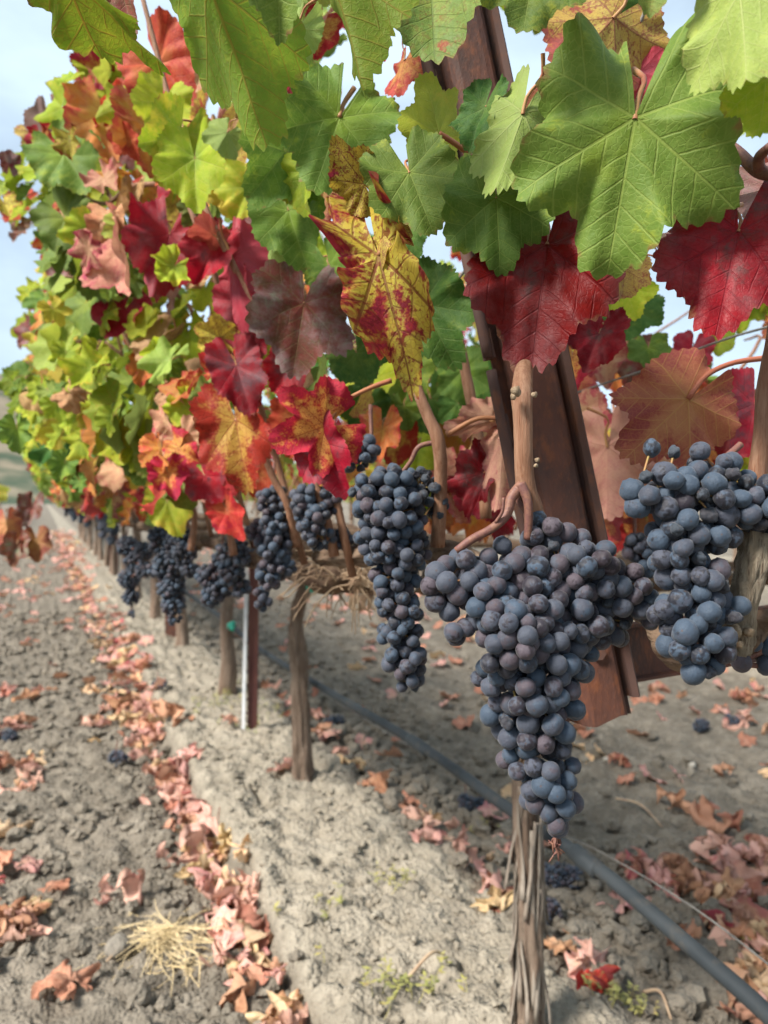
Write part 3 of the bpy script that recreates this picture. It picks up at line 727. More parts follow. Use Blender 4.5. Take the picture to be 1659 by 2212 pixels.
# ------------------------------------------------------------------ the rusty trellis frame (leaning arm + cross arm + post)
FR = empty('steel_trellis', row(-.62, 0, 0))
tag(FR, 'rusty brown steel trellis frame, slotted arm leaning behind the big grape bunch', 'trellis')
def extrude_profile(prof, thick, A, B, ux, name, mat, parent, n=24, wob=.0, skew_end=0.0):
    """sheet steel: an open polyline profile (x along ux, y towards the eye side) swept from A to B"""
    A = np.array(A, float); B = np.array(B, float); t = (B - A) / np.linalg.norm(B - A)
    ux = np.array(ux, float); ux = ux - t * ux.dot(t); ux /= np.linalg.norm(ux); uy = np.cross(ux, t)
    P = np.array(prof, float) / 1000.0
    d = np.gradient(P, axis=0); nr = np.stack([-d[:, 1], d[:, 0]], 1); nr /= np.linalg.norm(nr, axis=1)[:, None]
    loop = np.concatenate([P + nr * thick / 2000, (P - nr * thick / 2000)[::-1]])
    V = []; m = len(loop)
    for k in range(n + 1):
        c = A + (B - A) * k / n
        for (x, y) in loop:
            sk = 0
            if k == 0 and skew_end: sk = skew_end * math.sin(x * 160) + .3 * skew_end * math.sin(x * 420)
            V.append(c + ux * x + uy * y + t * sk)
    F = []
    for k in range(n):
        for j in range(m):
            j2 = (j + 1) % m
            F.append((k * m + j, k * m + j2, (k + 1) * m + j2, (k + 1) * m + j))
    h = m // 2
    for k, fl in ((0, False), (n, True)):
        for j in range(h - 1):
            q = (k * m + j, k * m + j + 1, k * m + m - 2 - j, k * m + m - 1 - j)
            F.append(q if fl else q[::-1])
    o = mesh_obj(name, V, F, mat, None, False); adopt(o, parent)
    return o
A_ = at(1303, 1558, .600); B_ = at(962, -90, .600)
prof = [(-27, -13), (-20, -14.5), (-17, -14), (-13, -3), (-10.5, 0), (-7, 1.2), (14, 1.2), (18, 0), (20.5, -3), (22.5, -13), (24, -14), (28, -14)]
arm = extrude_profile(prof, 2.6, A_, B_, (1, 0.05, 0), 'arm', MT['rust'], FR, 30, skew_end=.003)
axis = np.array(B_) - np.array(A_); axl = np.linalg.norm(axis); axd = axis / axl
ux = np.array([1, .05, 0]) - axd * np.dot([1, .05, 0], axd); ux /= np.linalg.norm(ux); uy = np.cross(ux, axd)
def arm_pt(x, y, t): return np.array(A_) + axd * t * axl + ux * x / 1000 + uy * y / 1000
arm2 = extrude_profile([(27.0, -12), (29, -10), (30.5, -4), (33.5, -1), (34.5, -4)], 2.4, arm_pt(0, 0, .02), arm_pt(0, 0, 1.0), ux, 'side_flange', MT['rust_dark'], FR, 20)
for (t0, t1) in ((.0, .215), (.225, .475), (.492, .72), (.735, 1.0)):
    lp = MB()
    lp.tube([arm_pt(-31, -3, t0), arm_pt(-31.5, -2, t0 + (t1 - t0) * .5), arm_pt(-31, -3, t1)], [.0042, .0045, .0042], 10, 14, rough=.08, seed=5)
    lp.build('notched_lip', MT['rust_dark'], FR)
for t in np.linspace(.06, .96, 9):
    rb = MB(); c = arm_pt(-29, -9, t)
    rb.box(c, ux * .004, uy * .006, axd * .012); rb.build('lip_tab', MT['rust_dark'], FR, False)
# cross arm
c0 = Vector(arm_pt(2, -24, .075)); 
cs, co_ = to_row(c0)
def cr(o, dz, off): return row(cs, o, c0.z + dz) + RV * off
ca = extrude_profile([(-24, -10), (-24, 0), (-20, 1.2), (20, 1.2), (24, 0), (24, -10)], 2.6, cr(co_ - .03, 0, 0), cr(.04, .012, 0), (0, 0, 1), 'cross_arm', MT['rust'], FR, 14)
cp = MB()
pb_ = row(cs, .02, 0)
cp.box(row(cs, .045, .5), np.array(PV) * .03, np.array(RV) * .004, (0, 0, .52)); cp.box(row(cs + .018, .074, .5), np.array(PV) * .004, np.array(RV) * .02, (0, 0, .52)); cp.box(row(cs + .018, .016, .5), np.array(PV) * .004, np.array(RV) * .02, (0, 0, .52))
cp.build('post', MT['rust'], FR, False)
bl = MB(); pc_ = arm_pt(6, 2, .09); bl.tube([pc_ - uy * .004, pc_ + uy * .005], .006, 6); bl.build('bolt', MT['rust_dark'], FR, False)

# slim stake and rusty post further along
def stake():
    e = empty('vineyard_stake', row(1.85, 0, gz(1.85, 0)))
    tag(e, 'slim vineyard stake, red brown with its lit edge coloured pale', 'stake')
    bl_, br_ = at(541, 1612, 3.0), at(541, 1200, 3.0)
    for nm, mat, x0, x1, dy in (('lit_edge', MT['lit_side'], -13.5, -4, -.012), ('face', MT['tpost'], -3.6, 17, 0)):  # one steel post; its lit side is painted as a paler strip
        m = MB()
        b0 = at(541 + (x0 + x1) / 2 - (3 if nm == 'lit_edge' else 0) - 3, 1618, 3.0); t0 = at(541 + (x0 + x1) / 2 + 2, 1200, 3.0)
        b0.y += dy; t0.y += dy
        hw = (x1 - x0) / 2 * 3.0 / FPX
        ax = np.array(t0 - b0)
        m.box((np.array(b0) + np.array(t0)) / 2, (hw, -.012 if nm == 'lit_edge' else .004, 0), (0, .006, 0), ax / 2)
        o = m.build(nm, mat, e, False); bv = o.modifiers.new('b', 'BEVEL'); bv.width = .002
    for k in range(9):
        m = MB(); c = at(534, 1330 + k * 30, 2.985); m.box(np.array(c), (.006, 0, 0), (0, .004, 0), (0, 0, .004)); m.build('stud', MT['tpost'], e, False)
stake()
def rpost(px, py, Y, wpx, label):
    b = at(px, py, Y); s, o = to_row(b)
    e = empty('trellis_post', Vector((b.x, b.y, gz(s, o))))
    tag(e, label, 'post', 'rusty posts of the near row')
    w = wpx * Y / FPX / 2
    m = MB(); m.box((b.x, b.y, .47), (w, .004, 0), (0, .004, 0), (0, 0, .5)); m.build('web', MT['rust'], e, False)
    for sx in (-1, 1):
        m = MB(); m.box((b.x + sx * (w + .003), b.y + .015, .47), (.003, 0, 0), (0, .022, 0), (0, 0, .5)); m.build('flange', MT['rust'], e, False)
rpost(371, 1395, 5.05, 24, 'rusty post under the blurred hanging grape bunches, nearer of two')
rpost(245, 1248, 9.6, 16, 'small rusty post far along the row at the end of the bunches')

# wires, hose
def wire(name, label, pts, r, cat='wire', n=24):
    m = MB(); m.tube([np.array(p) for p in pts], r, 6, n); o = m.build(name, MT['wire']); tag(o, label, cat); return o
wire('cordon_wire', 'thin grey wire crossing behind the dark curved trunk at the green tie', [on_row(1720, 1236, .02), on_row(1450, 1240, .02), on_row(1000, 1250, .02), on_row(690, 1258, .02), on_row(555, 1255, .02), on_row(430, 1235, .02)], .0022)
wire('support_wire', 'thin wire running beside the drip hose over the leaf litter', [on_row(1720, 2130, .10), on_row(1500, 1962, .10), on_row(1300, 1842, .10), on_row(1100, 1740, .10), on_row(700, 1500, .10)], .0014)
wire('foliage_wire', 'dark thin wire rising through the leaves behind the large green leaf', [at(960, 640, .72), at(1090, 480, .70), at(1230, 330, .66), at(1360, 95, .60), at(1420, -40, .58)], .0014)
wire('catch_wire', 'dark thin wire slanting across the sky gaps above the cross arm', [at(1240, 850, 1.0), at(1420, 790, .9), at(1560, 735, .82), at(1720, 690, .74)], .0014)
HO = empty('drip_hose', on_row(1659, 2190, .04)); tag(HO, 'dark grey plastic drip hose sagging along the row above the ground', 'hose')
hp = [on_row(x, y, .04) for x, y in ((1850, 2385), (1659, 2192), (1480, 2035), (1280, 1868), (1100, 1748), (900, 1606), (690, 1482), (560, 1402), (500, 1352), (430, 1300), (330, 1230), (230, 1165))]
m = MB(); m.tube([np.array(p) for p in hp], .0122, 16, 90); m.build('tube', MT['hose'], HO)
def hose_at(px, py): return np.array(on_row(px, py, .04))
m = MB(); a, b = hose_at(1238, 1838), hose_at(1293, 1882); d = (b - a); dn = d / np.linalg.norm(d)
m.tube([a, a + d * .05, a + d * .3, a + d * .34, a + d * .62, a + d * .66, a + d * .95, b], [.0135, .0155, .0155, .0168, .0168, .0155, .0165, .0148], 20); m.build('coupling', MT['hose'], HO)
m = MB(); a, b = hose_at(885, 1596), hose_at(925, 1624); m.tube([a, a + (b - a) * .1, a + (b - a) * .9, b], [.0125, .0152, .0152, .0125], 16); m.build('emitter', MT['hose'], HO)
# green ties
def tie(px, py, Y, label):
    c = np.array(at(px, py, Y)); V = []; F = []
    q = random.Random(int(px)); n = 9
    for k in range(n + 1):
        a = k / n * 6.6; r = .012 + .004 * math.sin(k * 2.3)
        for h in (-1, 1): V.append(c + np.array([r * math.cos(a) * 1.3, r * math.sin(a), h * (.010 + .004 * math.sin(k * 1.7)) + .006 * math.sin(k)]))
    for k in range(n): F.append((2 * k, 2 * k + 1, 2 * k + 3, 2 * k + 2))
    b = len(V); V += [c + np.array(x) for x in ((.0, -.013, 0), (.022, -.018, -.004), (.016, -.014, -.028), (-.004, -.013, -.022))]; F.append((b, b + 1, b + 2, b + 3))
    o = mesh_obj('tie_tape', V, F, MT['green_tape']); md = o.modifiers.new('t', 'SOLIDIFY'); md.thickness = .0012
    tag(o, label, 'tie')
tie(672, 1263, 2.43, 'green plastic tie knotted on the wire at the dark curved trunk')
tie(499, 1350, 3.38, 'small green plastic tie on the hose behind the slim stake')

# ------------------------------------------------------------------ canes and stalks near the eye
def pxtube(name, pts, rpx, mat, seg=10, n=24, rough=.05, vine=0, flute=0.0):
    m = MB(); P = [np.array(at(*p)) for p in pts]
    rad = [r * p[2] / FPX for r, p in zip(rpx, pts)]
    m.tube(P, rad, seg, n, rough=rough, flute=flute, seed=len(name), nsc=90)
    return m.build(name, mat, VINES[vine])
pxtube('cane', [(1150, 640, .56), (1140, 740, .525), (1131, 800, .492), (1128, 860, .478), (1130, 950, .475), (1135, 1045, .478), (1153, 1110, .482), (1165, 1180, .49)], [17, 18, 20, 23, 20, 21, 22, 24], MT['cane'], 16, 60, .05, 0, .05)
pxtube('cane', [(1690, 620, .47), (1668, 760, .47), (1654, 830, .47), (1646, 940, .47), (1634, 1050, .47)], [16, 18, 17, 18, 21], MT['cane'], 14, 40, .05, 0, .05)
pxtube('cane', [(860, 690, .64), (900, 835, .62), (925, 900, .62), (947, 955, .62), (952, 1050, .63), (945, 1180, .64)], [10, 12, 13, 15, 14, 16], MT['cane'], 12, 40, .05, 0, .04)
pxtube('cane', [(985, 700, .78), (1003, 790, .78), (1020, 880, .78), (1036, 960, .78), (1050, 1120, .78)], [10, 12, 12, 12, 13], MT['cane'], 10, 24, .05, 1)
pxtube('cane', [(655, 960, .86), (672, 1025, .86), (702, 1110, .86), (722, 1200, .87)], [8, 9, 10, 12], MT['cane'], 10, 24, .05, 1)
pxtube('cane', [(560, 960, .98), (592, 1035, .98), (622, 1095, .98), (640, 1180, 1.0)], [7, 8, 8, 10], MT['cane'], 8, 24, .05, 1)
pxtube('cane', [(470, 1050, 1.2), (490, 1120, 1.2), (505, 1200, 1.2)], [7, 8, 9], MT['cane'], 8, 16, .05, 1)
pxtube('cane', [(395, 1060, 1.55), (420, 1110, 1.55), (412, 1190, 1.55)], [6, 7, 8], MT['cane'], 8, 16, .05, 1)
pxtube('cane', [(150, 410, 1.25), (225, 440, 1.22), (270, 410, 1.2), (300, 400, 1.18), (400, 395, 1.15)], [3, 4, 5, 6, 6], MT['cane'], 8, 24, .05, 1)
pxtube('cane', [(270, 410, 1.2), (262, 450, 1.2), (240, 500, 1.2), (235, 580, 1.22)], [6, 6, 5, 4], MT['cane'], 8, 18, .05, 1)
pxtube('cane', [(690, 180, .80), (735, 235, .76), (770, 260, .74), (800, 300, .72)], [7, 7, 7, 6], MT['cane'], 8, 18, .05, 0)
pxtube('cane', [(600, 150, .70), (620, 210, .70), (640, 260, .70), (645, 340, .72)], [5, 5, 5, 5], MT['cane'], 8, 18, .05, 0)
pxtube('cane', [(1700, 380, .42), (1640, 370, .43), (1600, 335, .44), (1560, 300, .46)], [14, 15, 13, 9], MT['peduncle'], 10, 20, .08, 0)
pxtube('cane', [(1640, 370, .43), (1640, 340, .42), (1665, 315, .41)], [14, 11, 10], MT['peduncle'], 10, 12, .08, 0)
# node with pale scales on the near cane
for (x, y, r) in ((1114, 846, 12), (1108, 858, 6), (1154, 852, 7), (1160, 994, 5), (1157, 1006, 5)):
    V, F = ICO[2]; c = np.array(at(x, y, .462)); q = fbm(V + x, 1.8, 2, 4)
    o = mesh_obj('bud_scale', c + V * (1 + .45 * q)[:, None] * r * .47 / FPX, F, MT['scale']); adopt(o, VINES[0])
# old wood: cut spur, bark chunk, cordon of the near vine
m = MB()
m.tube([np.array(at(*p)) for p in ((1585, 1405, .458), (1600, 1330, .455), (1622, 1235, .453), (1638, 1150, .453))], [.0100, .0085, .0082, .0095], 36, 40, rough=.10, flute=.26, seed=4, nsc=60)
m.build('cut_spur', MT['oldwood'], VINES[0], True)
for (x, y, r) in ((1585, 1362, 15), (1618, 1366, 11), (1598, 1392, 8)):
    V, F = ICO[3]; c = np.array(at(x, y, .442)); q = .6 * fbm(V * 1.0 + x, 1.4, 2, 4)
    o = mesh_obj('knot', c + V * (1 + .4 * q)[:, None] * r * .45 / FPX, F, MT['scale']); adopt(o, VINES[0])
m = MB()
m.tube([np.array(p) for p in (at(1800, 1330, .42), at(1660, 1340, .50), at(1590, 1390, .50), at(1490, 1425, .53), at(1435, 1405, .545), at(1390, 1330, .56), at(1200, 1260, .60), at(1000, 1215, .66), at(905, 1180, .70), at(830, 1185, .80), at(760, 1200, .92), at(690, 1200, 1.05))],
       [.007, .008, .008, .008, .007, .006, .009, .013, .014, .014, .013, .012], 24, 110, rough=.26, flute=.26, seed=9, nsc=60)
m.build('cordon', MT['bark_row'], VINES[0])
for k in range(16):
    q = random.Random(900 + k)
    if k < 0: c = np.array(at(q.uniform(1410, 1450), q.uniform(1420, 1450), q.uniform(.50, .53)))
    else: c = np.array(at(q.uniform(880, 950), q.uniform(1150, 1240), q.uniform(.665, .69)))
    d = np.array([q.uniform(-.6, .6), q.uniform(-.4, 0), -1]); d /= np.linalg.norm(d); sd_ = np.array([q.uniform(.5, 1), q.uniform(-.5, .5), .2]); sd_ /= np.linalg.norm(sd_)
    L = q.uniform(.010, .024); w_ = q.uniform(.0015, .004)
    V = []
    for j in range(6):
        t = j / 5
        for sg in (-1, 1): V.append(c + d * L * t + sd_ * w_ * sg * (1 - .5 * t) + np.array([0, -.004 * t * t, 0]))
    o = mesh_obj('bark_flake', V, [(2 * j, 2 * j + 1, 2 * j + 3, 2 * j + 2) for j in range(5)], MT['bark_strip']); adopt(o, VINES[0])

# ------------------------------------------------------------------ leaves one can single out in the photograph
HERO = [
 # type, Jx, Jy, Tx, Ty, Yj, Yt, roll, flip, shape, petiole
 ('GR', 452, -30, 584, 318, .40, .44, 12, 1, dict(lobe=.42, fold=0.85, curl=-.15, w=0.85), None),
 ('GR', 130, -70, 356, 172, .40, .43, 52, 0, dict(lobe=.35, fold=0.5, curl=-.2, w=0.5), None),
 ('M', 256, -38, 292, 88, .47, .47, 25, 0, dict(lobe=.2, fold=0.6, w=0.6), None),
 ('GR', 712, -70, 792, 204, .43, .43, 40, 1, dict(lobe=.35, fold=0.8, curl=.1, w=0.75), None),
 ('G', 600, -110, 604, 84, .38, .38, 0, 0, dict(lobe=.15, fold=0.4, w=0.6), None),
 ('GP', 641, 58, 585, 168, .58, .58, 10, 1, dict(lobe=.2, fold=0.5, w=0.65), None),
 ('G', 733, 254, 676, 418, .63, .62, 0, 0, dict(lobe=.30, fold=0.2, curl=-.2, w=0.92), [(733, 254), (742, 225), (765, 190)]),
 ('YG', 948, 288, 918, 160, .53, .51, 25, 1, dict(lobe=.5, fold=.3, w=.85), [(948, 288), (980, 308), (1012, 330)]),
 ('G', 884, 372, 934, 491, .515, .50, -8, 0, dict(lobe=.25, fold=.2, curl=-.5, w=.9), None),
 ('YR', 818, 552, 893, 848, .53, .50, 16, 0, dict(lobe=.45, fold=.40, curl=-.3, wave=.12, w=.35, twist=.35), [(818, 552), (850, 500), (857, 446), (850, 425)]),
 ('YR', 788, 398, 716, 303, .54, .53, -10, 0, dict(lobe=.3, fold=.35, curl=.3, wave=.08, w=.72), None),
 ('YR', 842, 470, 812, 570, .525, .52, 40, 1, dict(lobe=.3, fold=.5, wave=.08, w=.6), None),
 ('PB', 702, 398, 690, 492, .74, .74, 10, 0, dict(lobe=.3, fold=.3, w=.9), None),
 ('GD', 914, 658, 985, 795, .69, .68, 0, 0, dict(lobe=.35, fold=0.2, w=0.8), None),
 ('GD', 883, 493, 905, 560, .72, .72, 20, 0, dict(lobe=.4, fold=0.3, w=0.75), None),
 ('G', 1372, 254, 1312, 592, .415, .42, 0, 0, dict(lobe=.62, fold=0.12, curl=-.5, side=-.35, wave=.085, w=0.88), None),
 ('GP', 1130, 245, 1066, 432, .47, .46, 14, 1, dict(lobe=.45, fold=0.45, w=0.58), None),
 ('GD', 1049, 230, 1012, 330, .50, .50, 40, 0, dict(lobe=.3, fold=0.4, w=0.7), None),
 ('G', 1072, 428, 1082, 580, .49, .475, -4, 0, dict(lobe=.3, fold=.15, curl=-.5, w=.85, wave=.07), None),
 ('DR', 1182, 527, 1150, 786, .50, .48, 0, 0, dict(lobe=.22, fold=0.22, curl=-.35, w=0.74, pucker=.022), None),
 ('DR', 1595, 499, 1545, 728, .43, .42, 0, 0, dict(lobe=.35, fold=0.2, curl=-.2, w=0.78), None),
 ('M', 1664, 405, 1562, 432, .50, .49, 10, 1, dict(lobe=.3, fold=0.3, w=0.7), None),
 ('PB', 1486, 862, 1356, 985, .56, .55, 0, 1, dict(lobe=.45, fold=0.25, w=0.9, curl=.2), [(1486, 862), (1525, 812), (1580, 785), (1640, 775), (1690, 770)]),
 ('P', 1087, 955, 1078, 1098, .63, .62, 24, 1, dict(lobe=.3, fold=0.6, curl=.2, wave=.09, w=0.75), [(1090, 905), (1030, 905), (965, 940)]),
 ('P', 1058, 910, 968, 938, .645, .635, -30, 1, dict(lobe=.3, fold=0.6, wave=.1, w=0.65), None),
 ('DR', 1046, 1021, 1010, 1122, .66, .65, 25, 0, dict(lobe=.4, fold=0.72, wave=.1, w=0.78), None),
 ('P', 1312, 964, 1318, 1130, .80, .78, 20, 1, dict(lobe=.3, fold=0.42, wave=.08, w=0.78), None),
 ('RY', 1280, 1089, 1330, 1170, .82, .80, -15, 1, dict(lobe=.3, fold=0.42, w=0.78), None),
 ('RY', 703, 920, 584, 962, .66, .64, 0, 0, dict(lobe=.85, fold=0.2, wave=.06, w=1.05), [(703, 920), (745, 868), (800, 838), (845, 822)]),
 ('C', 690, 955, 748, 1074, .665, .65, 10, 0, dict(lobe=.4, fold=0.62, w=0.70), None),
 ('M', 657, 655, 632, 812, .76, .74, 0, 0, dict(lobe=.4, fold=0.2, curl=-.25, w=0.86), None),
 ('C', 627, 783, 590, 850, .80, .80, 10, 0, dict(lobe=.3, fold=0.42, w=0.90), None),
 ('C', 465, 533, 418, 612, .86, .85, 20, 0, dict(lobe=.4, fold=0.62, wave=.1, w=0.90), None),
 ('C', 502, 559, 530, 705, .85, .84, 30, 1, dict(lobe=.3, fold=0.72, wave=.08, w=0.76), None),
 ('R', 460, 507, 402, 470, .845, .82, 0, 1, dict(lobe=.3, fold=0.42, curl=-.8, w=0.63), None),
 ('C', 539, 653, 565, 775, .87, .87, 55, 0, dict(lobe=.3, fold=0.52, w=0.90), None),
 ('C', 366, 505, 350, 612, 1.0, .98, 0, 0, dict(lobe=.2, fold=.2, curl=-.9, cup=.3, w=1.0, wave=.1), None),
 ('YR', 476, 730, 420, 702, .87, .86, 0, 0, dict(lobe=.5, fold=0.42, w=0.99), None),
 ('C', 510, 788, 540, 892, .86, .84, 0, 0, dict(lobe=.25, fold=0.32, curl=-.3, w=0.67), None),
 ('RY', 509, 907, 535, 1062, .88, .86, 20, 0, dict(lobe=.35, fold=0.42, curl=-.2, w=0.71), None),
 ('B', 353, 727, 300, 790, 1.22, 1.2, 0, 1, dict(lobe=.5, fold=0.82, curl=-.6, crumple=.6, w=0.90), None),
 ('B', 409, 808, 350, 830, 1.2, 1.19, 0, 1, dict(lobe=.5, fold=0.82, curl=-.9, crumple=.8, w=0.90), None),
 ('B', 384, 851, 345, 895, 1.21, 1.2, 0, 1, dict(lobe=.5, fold=0.82, curl=-.9, crumple=.7, w=0.90), None),
 ('G', 623, 454, 655, 566, .70, .68, 10, 0, dict(lobe=.2, fold=0.47, curl=-.4, w=0.85), None),
 ('GP', 607, 449, 585, 560, .705, .70, 55, 1, dict(lobe=.2, fold=0.52, w=0.90), None),
 ('G', 615, 327, 545, 425, .68, .66, -10, 0, dict(lobe=.35, fold=0.42, curl=-.4, w=0.94), None),
 ('YG', 658, 372, 668, 462, .66, .66, 60, 0, dict(lobe=.2, fold=0.42, w=0.90), None),
 ('YG', 391, 294, 350, 405, .80, .80, 0, 0, dict(lobe=.35, fold=0.37, w=0.85), None),
 ('YG', 421, 342, 425, 462, .79, .78, 15, 0, dict(lobe=.3, fold=0.52, w=0.85), None),
 ('YG', 352, 220, 330, 305, .84, .83, 0, 0, dict(lobe=.3, fold=0.42, w=0.90), None),
 ('GP', 491, 286, 465, 330, .75, .74, 0, 1, dict(lobe=.3, fold=0.52, w=0.99), None),
 ('Y', 491, 411, 492, 470, .95, .95, 10, 0, dict(lobe=.4, fold=0.42, w=0.90), None),
 ('O', 224, 242, 238, 358, 1.22, 1.20, 0, 0, dict(lobe=.3, fold=0.32, w=0.78), None),
 ('R', 228, 238, 252, 168, 1.2, 1.18, 40, 0, dict(lobe=.3, fold=0.52, w=0.78), None),
 ('RY', 212, 152, 152, 128, 1.3, 1.3, 0, 0, dict(lobe=.4, fold=0.42, w=0.86), None),
 ('YG', 212, 152, 245, 225, 1.31, 1.3, 0, 0, dict(lobe=.4, fold=0.42, w=0.70), None),
 ('R', 344, 136, 418, 238, .95, .94, 0, 0, dict(lobe=.3, fold=0.37, pucker=.03, w=0.85), None),
 ('O', 318, 270, 330, 395, 1.05, 1.04, 0, 0, dict(lobe=.4, fold=.5, crumple=.3, w=.8), None),
 ('R', 272, 301, 300, 345, 1.02, 1.02, 10, 0, dict(lobe=.4, fold=0.62, w=0.90), None),
 ('M', 103, 285, 92, 203, 1.35, 1.35, 30, 1, dict(lobe=.2, fold=0.62, w=0.70), None),
 ('YR', 100, 292, 28, 272, 1.36, 1.35, 45, 1, dict(lobe=.2, fold=0.42, w=0.78), None),
 ('G', 138, 332, 195, 422, 1.22, 1.20, 0, 0, dict(lobe=.2, fold=0.27, w=0.80), None),
 ('M', 19, 358, 18, 322, 1.4, 1.4, 20, 0, dict(lobe=.2, fold=0.42, w=0.90), None),
 ('G', 141, 471, 205, 545, 1.22, 1.2, 0, 0, dict(lobe=.2, fold=0.32, w=0.76), None),
 ('G', 207, 570, 240, 655, 1.25, 1.24, 0, 1, dict(lobe=.2, fold=0.32, w=0.80), None),
 ('P', 268, 529, 290, 640, 1.12, 1.10, 58, 0, dict(lobe=.4, fold=.7, w=1.0), None),
 ('C', 442, 1027, 478, 1088, 1.0, .99, 10, 0, dict(lobe=.4, fold=0.52, w=0.90), None),
 ('R', 491, 1102, 528, 1166, .99, .97, 15, 0, dict(lobe=.3, fold=0.62, w=0.71), None),
 ('YG', 361, 1083, 388, 1162, 1.25, 1.24, 5, 0, dict(lobe=.2, fold=0.42, w=0.71), None),
 ('P', 421, 1041, 452, 1085, 1.1, 1.1, 0, 1, dict(lobe=.3, fold=0.62, crumple=.4, w=0.90), None),
 ('GP', 354, 960, 380, 1060, 1.3, 1.29, 0, 0, dict(lobe=.2, fold=0.42, w=0.90), None),
 ('M', 427, 957, 425, 1005, 1.15, 1.15, 0, 1, dict(lobe=.2, fold=0.52, w=0.90), None),
 ('G', 1152, -67, 1128, 82, .40, .40, 0, 0, dict(lobe=.3, fold=0.27, w=1.03), None),
 ('YR', 1326, 38, 1200, 175, .58, .57, 10, 1, dict(lobe=.35, fold=0.32, w=0.90), None),
 ('PB', 1216, 164, 1160, 260, .56, .555, 35, 1, dict(lobe=.3, fold=0.42, w=0.90), None),
 ('C', 1382, 157, 1400, 235, .60, .60, 25, 1, dict(lobe=.3, fold=0.32, w=0.90), None),
 ('GP', 1598, -17, 1620, 192, .34, .33, 15, 1, dict(lobe=.3, fold=0.32, w=0.76), None),
 ('GS', 1422, -93, 1400, 40, .36, .36, 0, 0, dict(lobe=.5, fold=0.32, w=0.90), None),
 ('YG', 1655, 168, 1640, 305, .36, .36, 10, 0, dict(lobe=.4, fold=0.32, w=0.80), None),
 ('GS', 932, -20, 938, 108, .52, .49, 0, 0, dict(lobe=.2, fold=0.32, curl=-.35, w=1.03), None),
 ('C', 831, 40, 832, 125, .60, .59, 20, 0, dict(lobe=.3, fold=0.92, crumple=.7, w=0.90), None),
 ('C', 809, 1, 800, 60, .60, .60, 0, 0, dict(lobe=.3, fold=0.92, crumple=.7, w=0.90), None),
 ('RY', 874, 130, 852, 204, .63, .62, 48, 1, dict(lobe=.2, fold=0.42, w=0.80), None),
 ('DR', 1294, 720, 1262, 805, .62, .61, 10, 0, dict(lobe=.4, fold=0.47, wave=.09, w=0.90), None),
 ('RY', 1235, 774, 1222, 858, .72, .71, 10, 0, dict(lobe=.4, fold=0.47, w=0.90), None),
 ('GD', 1365, 665, 1350, 735, .85, .84, 0, 0, dict(lobe=.3, fold=0.32, w=1.08), None),
 ('G', 1401, 752, 1405, 800, .95, .94, 0, 0, dict(lobe=.3, fold=0.32, w=1.08), None),
 ('C', 1495, 756, 1480, 815, 1.0, .99, 0, 0, dict(lobe=.4, fold=0.32, w=0.90), None),
 ('GR', 1556, 733, 1545, 770, 1.05, 1.04, 0, 0, dict(lobe=.3, fold=0.32, w=0.90), None),
 ('C', 1631, 872, 1605, 990, .68, .67, 0, 0, dict(lobe=.3, fold=0.42, w=0.90), None),
 ('DR', 1590, 907, 1560, 985, .75, .74, 0, 0, dict(lobe=.3, fold=0.42, w=0.90), None),
 ('M', 1441, 572, 1500, 650, .60, .59, 50, 1, dict(lobe=.3, fold=0.42, w=0.90), None),
 ('YR', 1349, 583, 1345, 650, .62, .61, 40, 1, dict(lobe=.3, fold=0.42, w=0.90), None),
 ('G', 710, 572, 740, 650, .78, .77, 0, 0, dict(lobe=.2, fold=0.32, w=0.90), None),
 ('GD', 770, 761, 800, 835, .80, .79, 0, 0, dict(lobe=.2, fold=0.32, w=1.08), None),
 ('O', 826, 926, 815, 1000, .80, .79, 10, 0, dict(lobe=.4, fold=0.52, wave=.1, w=0.90), None),
 ('RY', 695, 63, 680, 130, .80, .80, 0, 0, dict(lobe=.4, fold=0.52, w=0.90), None),
 ('O', 709, 191, 722, 235, .85, .85, 0, 0, dict(lobe=.3, fold=0.52, w=0.90), None),
 ('C', 629, 181, 640, 225, .85, .85, 0, 0, dict(lobe=.4, fold=0.52, w=0.90), None),
 ('Y', 614, 222, 610, 270, .9, .9, 0, 0, dict(lobe=.3, fold=0.42, w=0.90), None),
 ('GD', 989, 871, 1000, 930, 1.0, 1.0, 0, 0, dict(lobe=.3, fold=.3, w=1.03), None),
 ('G', 873, 878, 880, 930, .95, .95, 10, 0, dict(lobe=.3, fold=.3, w=1.03), None),
 ('GD', 792, 873, 770, 940, .95, .95, 10, 0, dict(lobe=.3, fold=.3, w=1.03), None),
 ('O', 1004, 915, 985, 985, 1.05, 1.05, 10, 0, dict(lobe=.3, fold=.5, w=1.03), None),
 ('YG', 904, 973, 900, 1040, 1.1, 1.1, 10, 0, dict(lobe=.3, fold=.5, w=1.03), None),
 ('P', 991, 1003, 995, 1070, 1.0, 1.0, 30, 0, dict(lobe=.3, fold=.5, w=1.03), None),
 ('RY', 1295, 1145, 1310, 1215, .95, .95, 10, 0, dict(lobe=.3, fold=.4, w=1.15), None),
 ('P', 1246, 900, 1262, 985, .95, .94, 10, 0, dict(lobe=.3, fold=.4, w=1.15), None),
 ('Y', 1397, 878, 1388, 930, 1.2, 1.2, 10, 0, dict(lobe=.3, fold=.3, w=1.15), None),
 ('O', 726, 1004, 742, 1060, 1.0, 1.0, 0, 0, dict(lobe=.3, fold=.5, w=1.03), None),
 ('R', 557, 1020, 548, 1075, 1.1, 1.1, 0, 0, dict(lobe=.3, fold=.5, w=1.03), None),
 ('YG', 1353, 623, 1375, 690, .72, .72, 10, 0, dict(lobe=.3, fold=.3, w=1.15), None),
 ('G', 1000, 800, 1010, 885, .95, .95, 0, 0, dict(lobe=.3, fold=.3, w=.9), None),
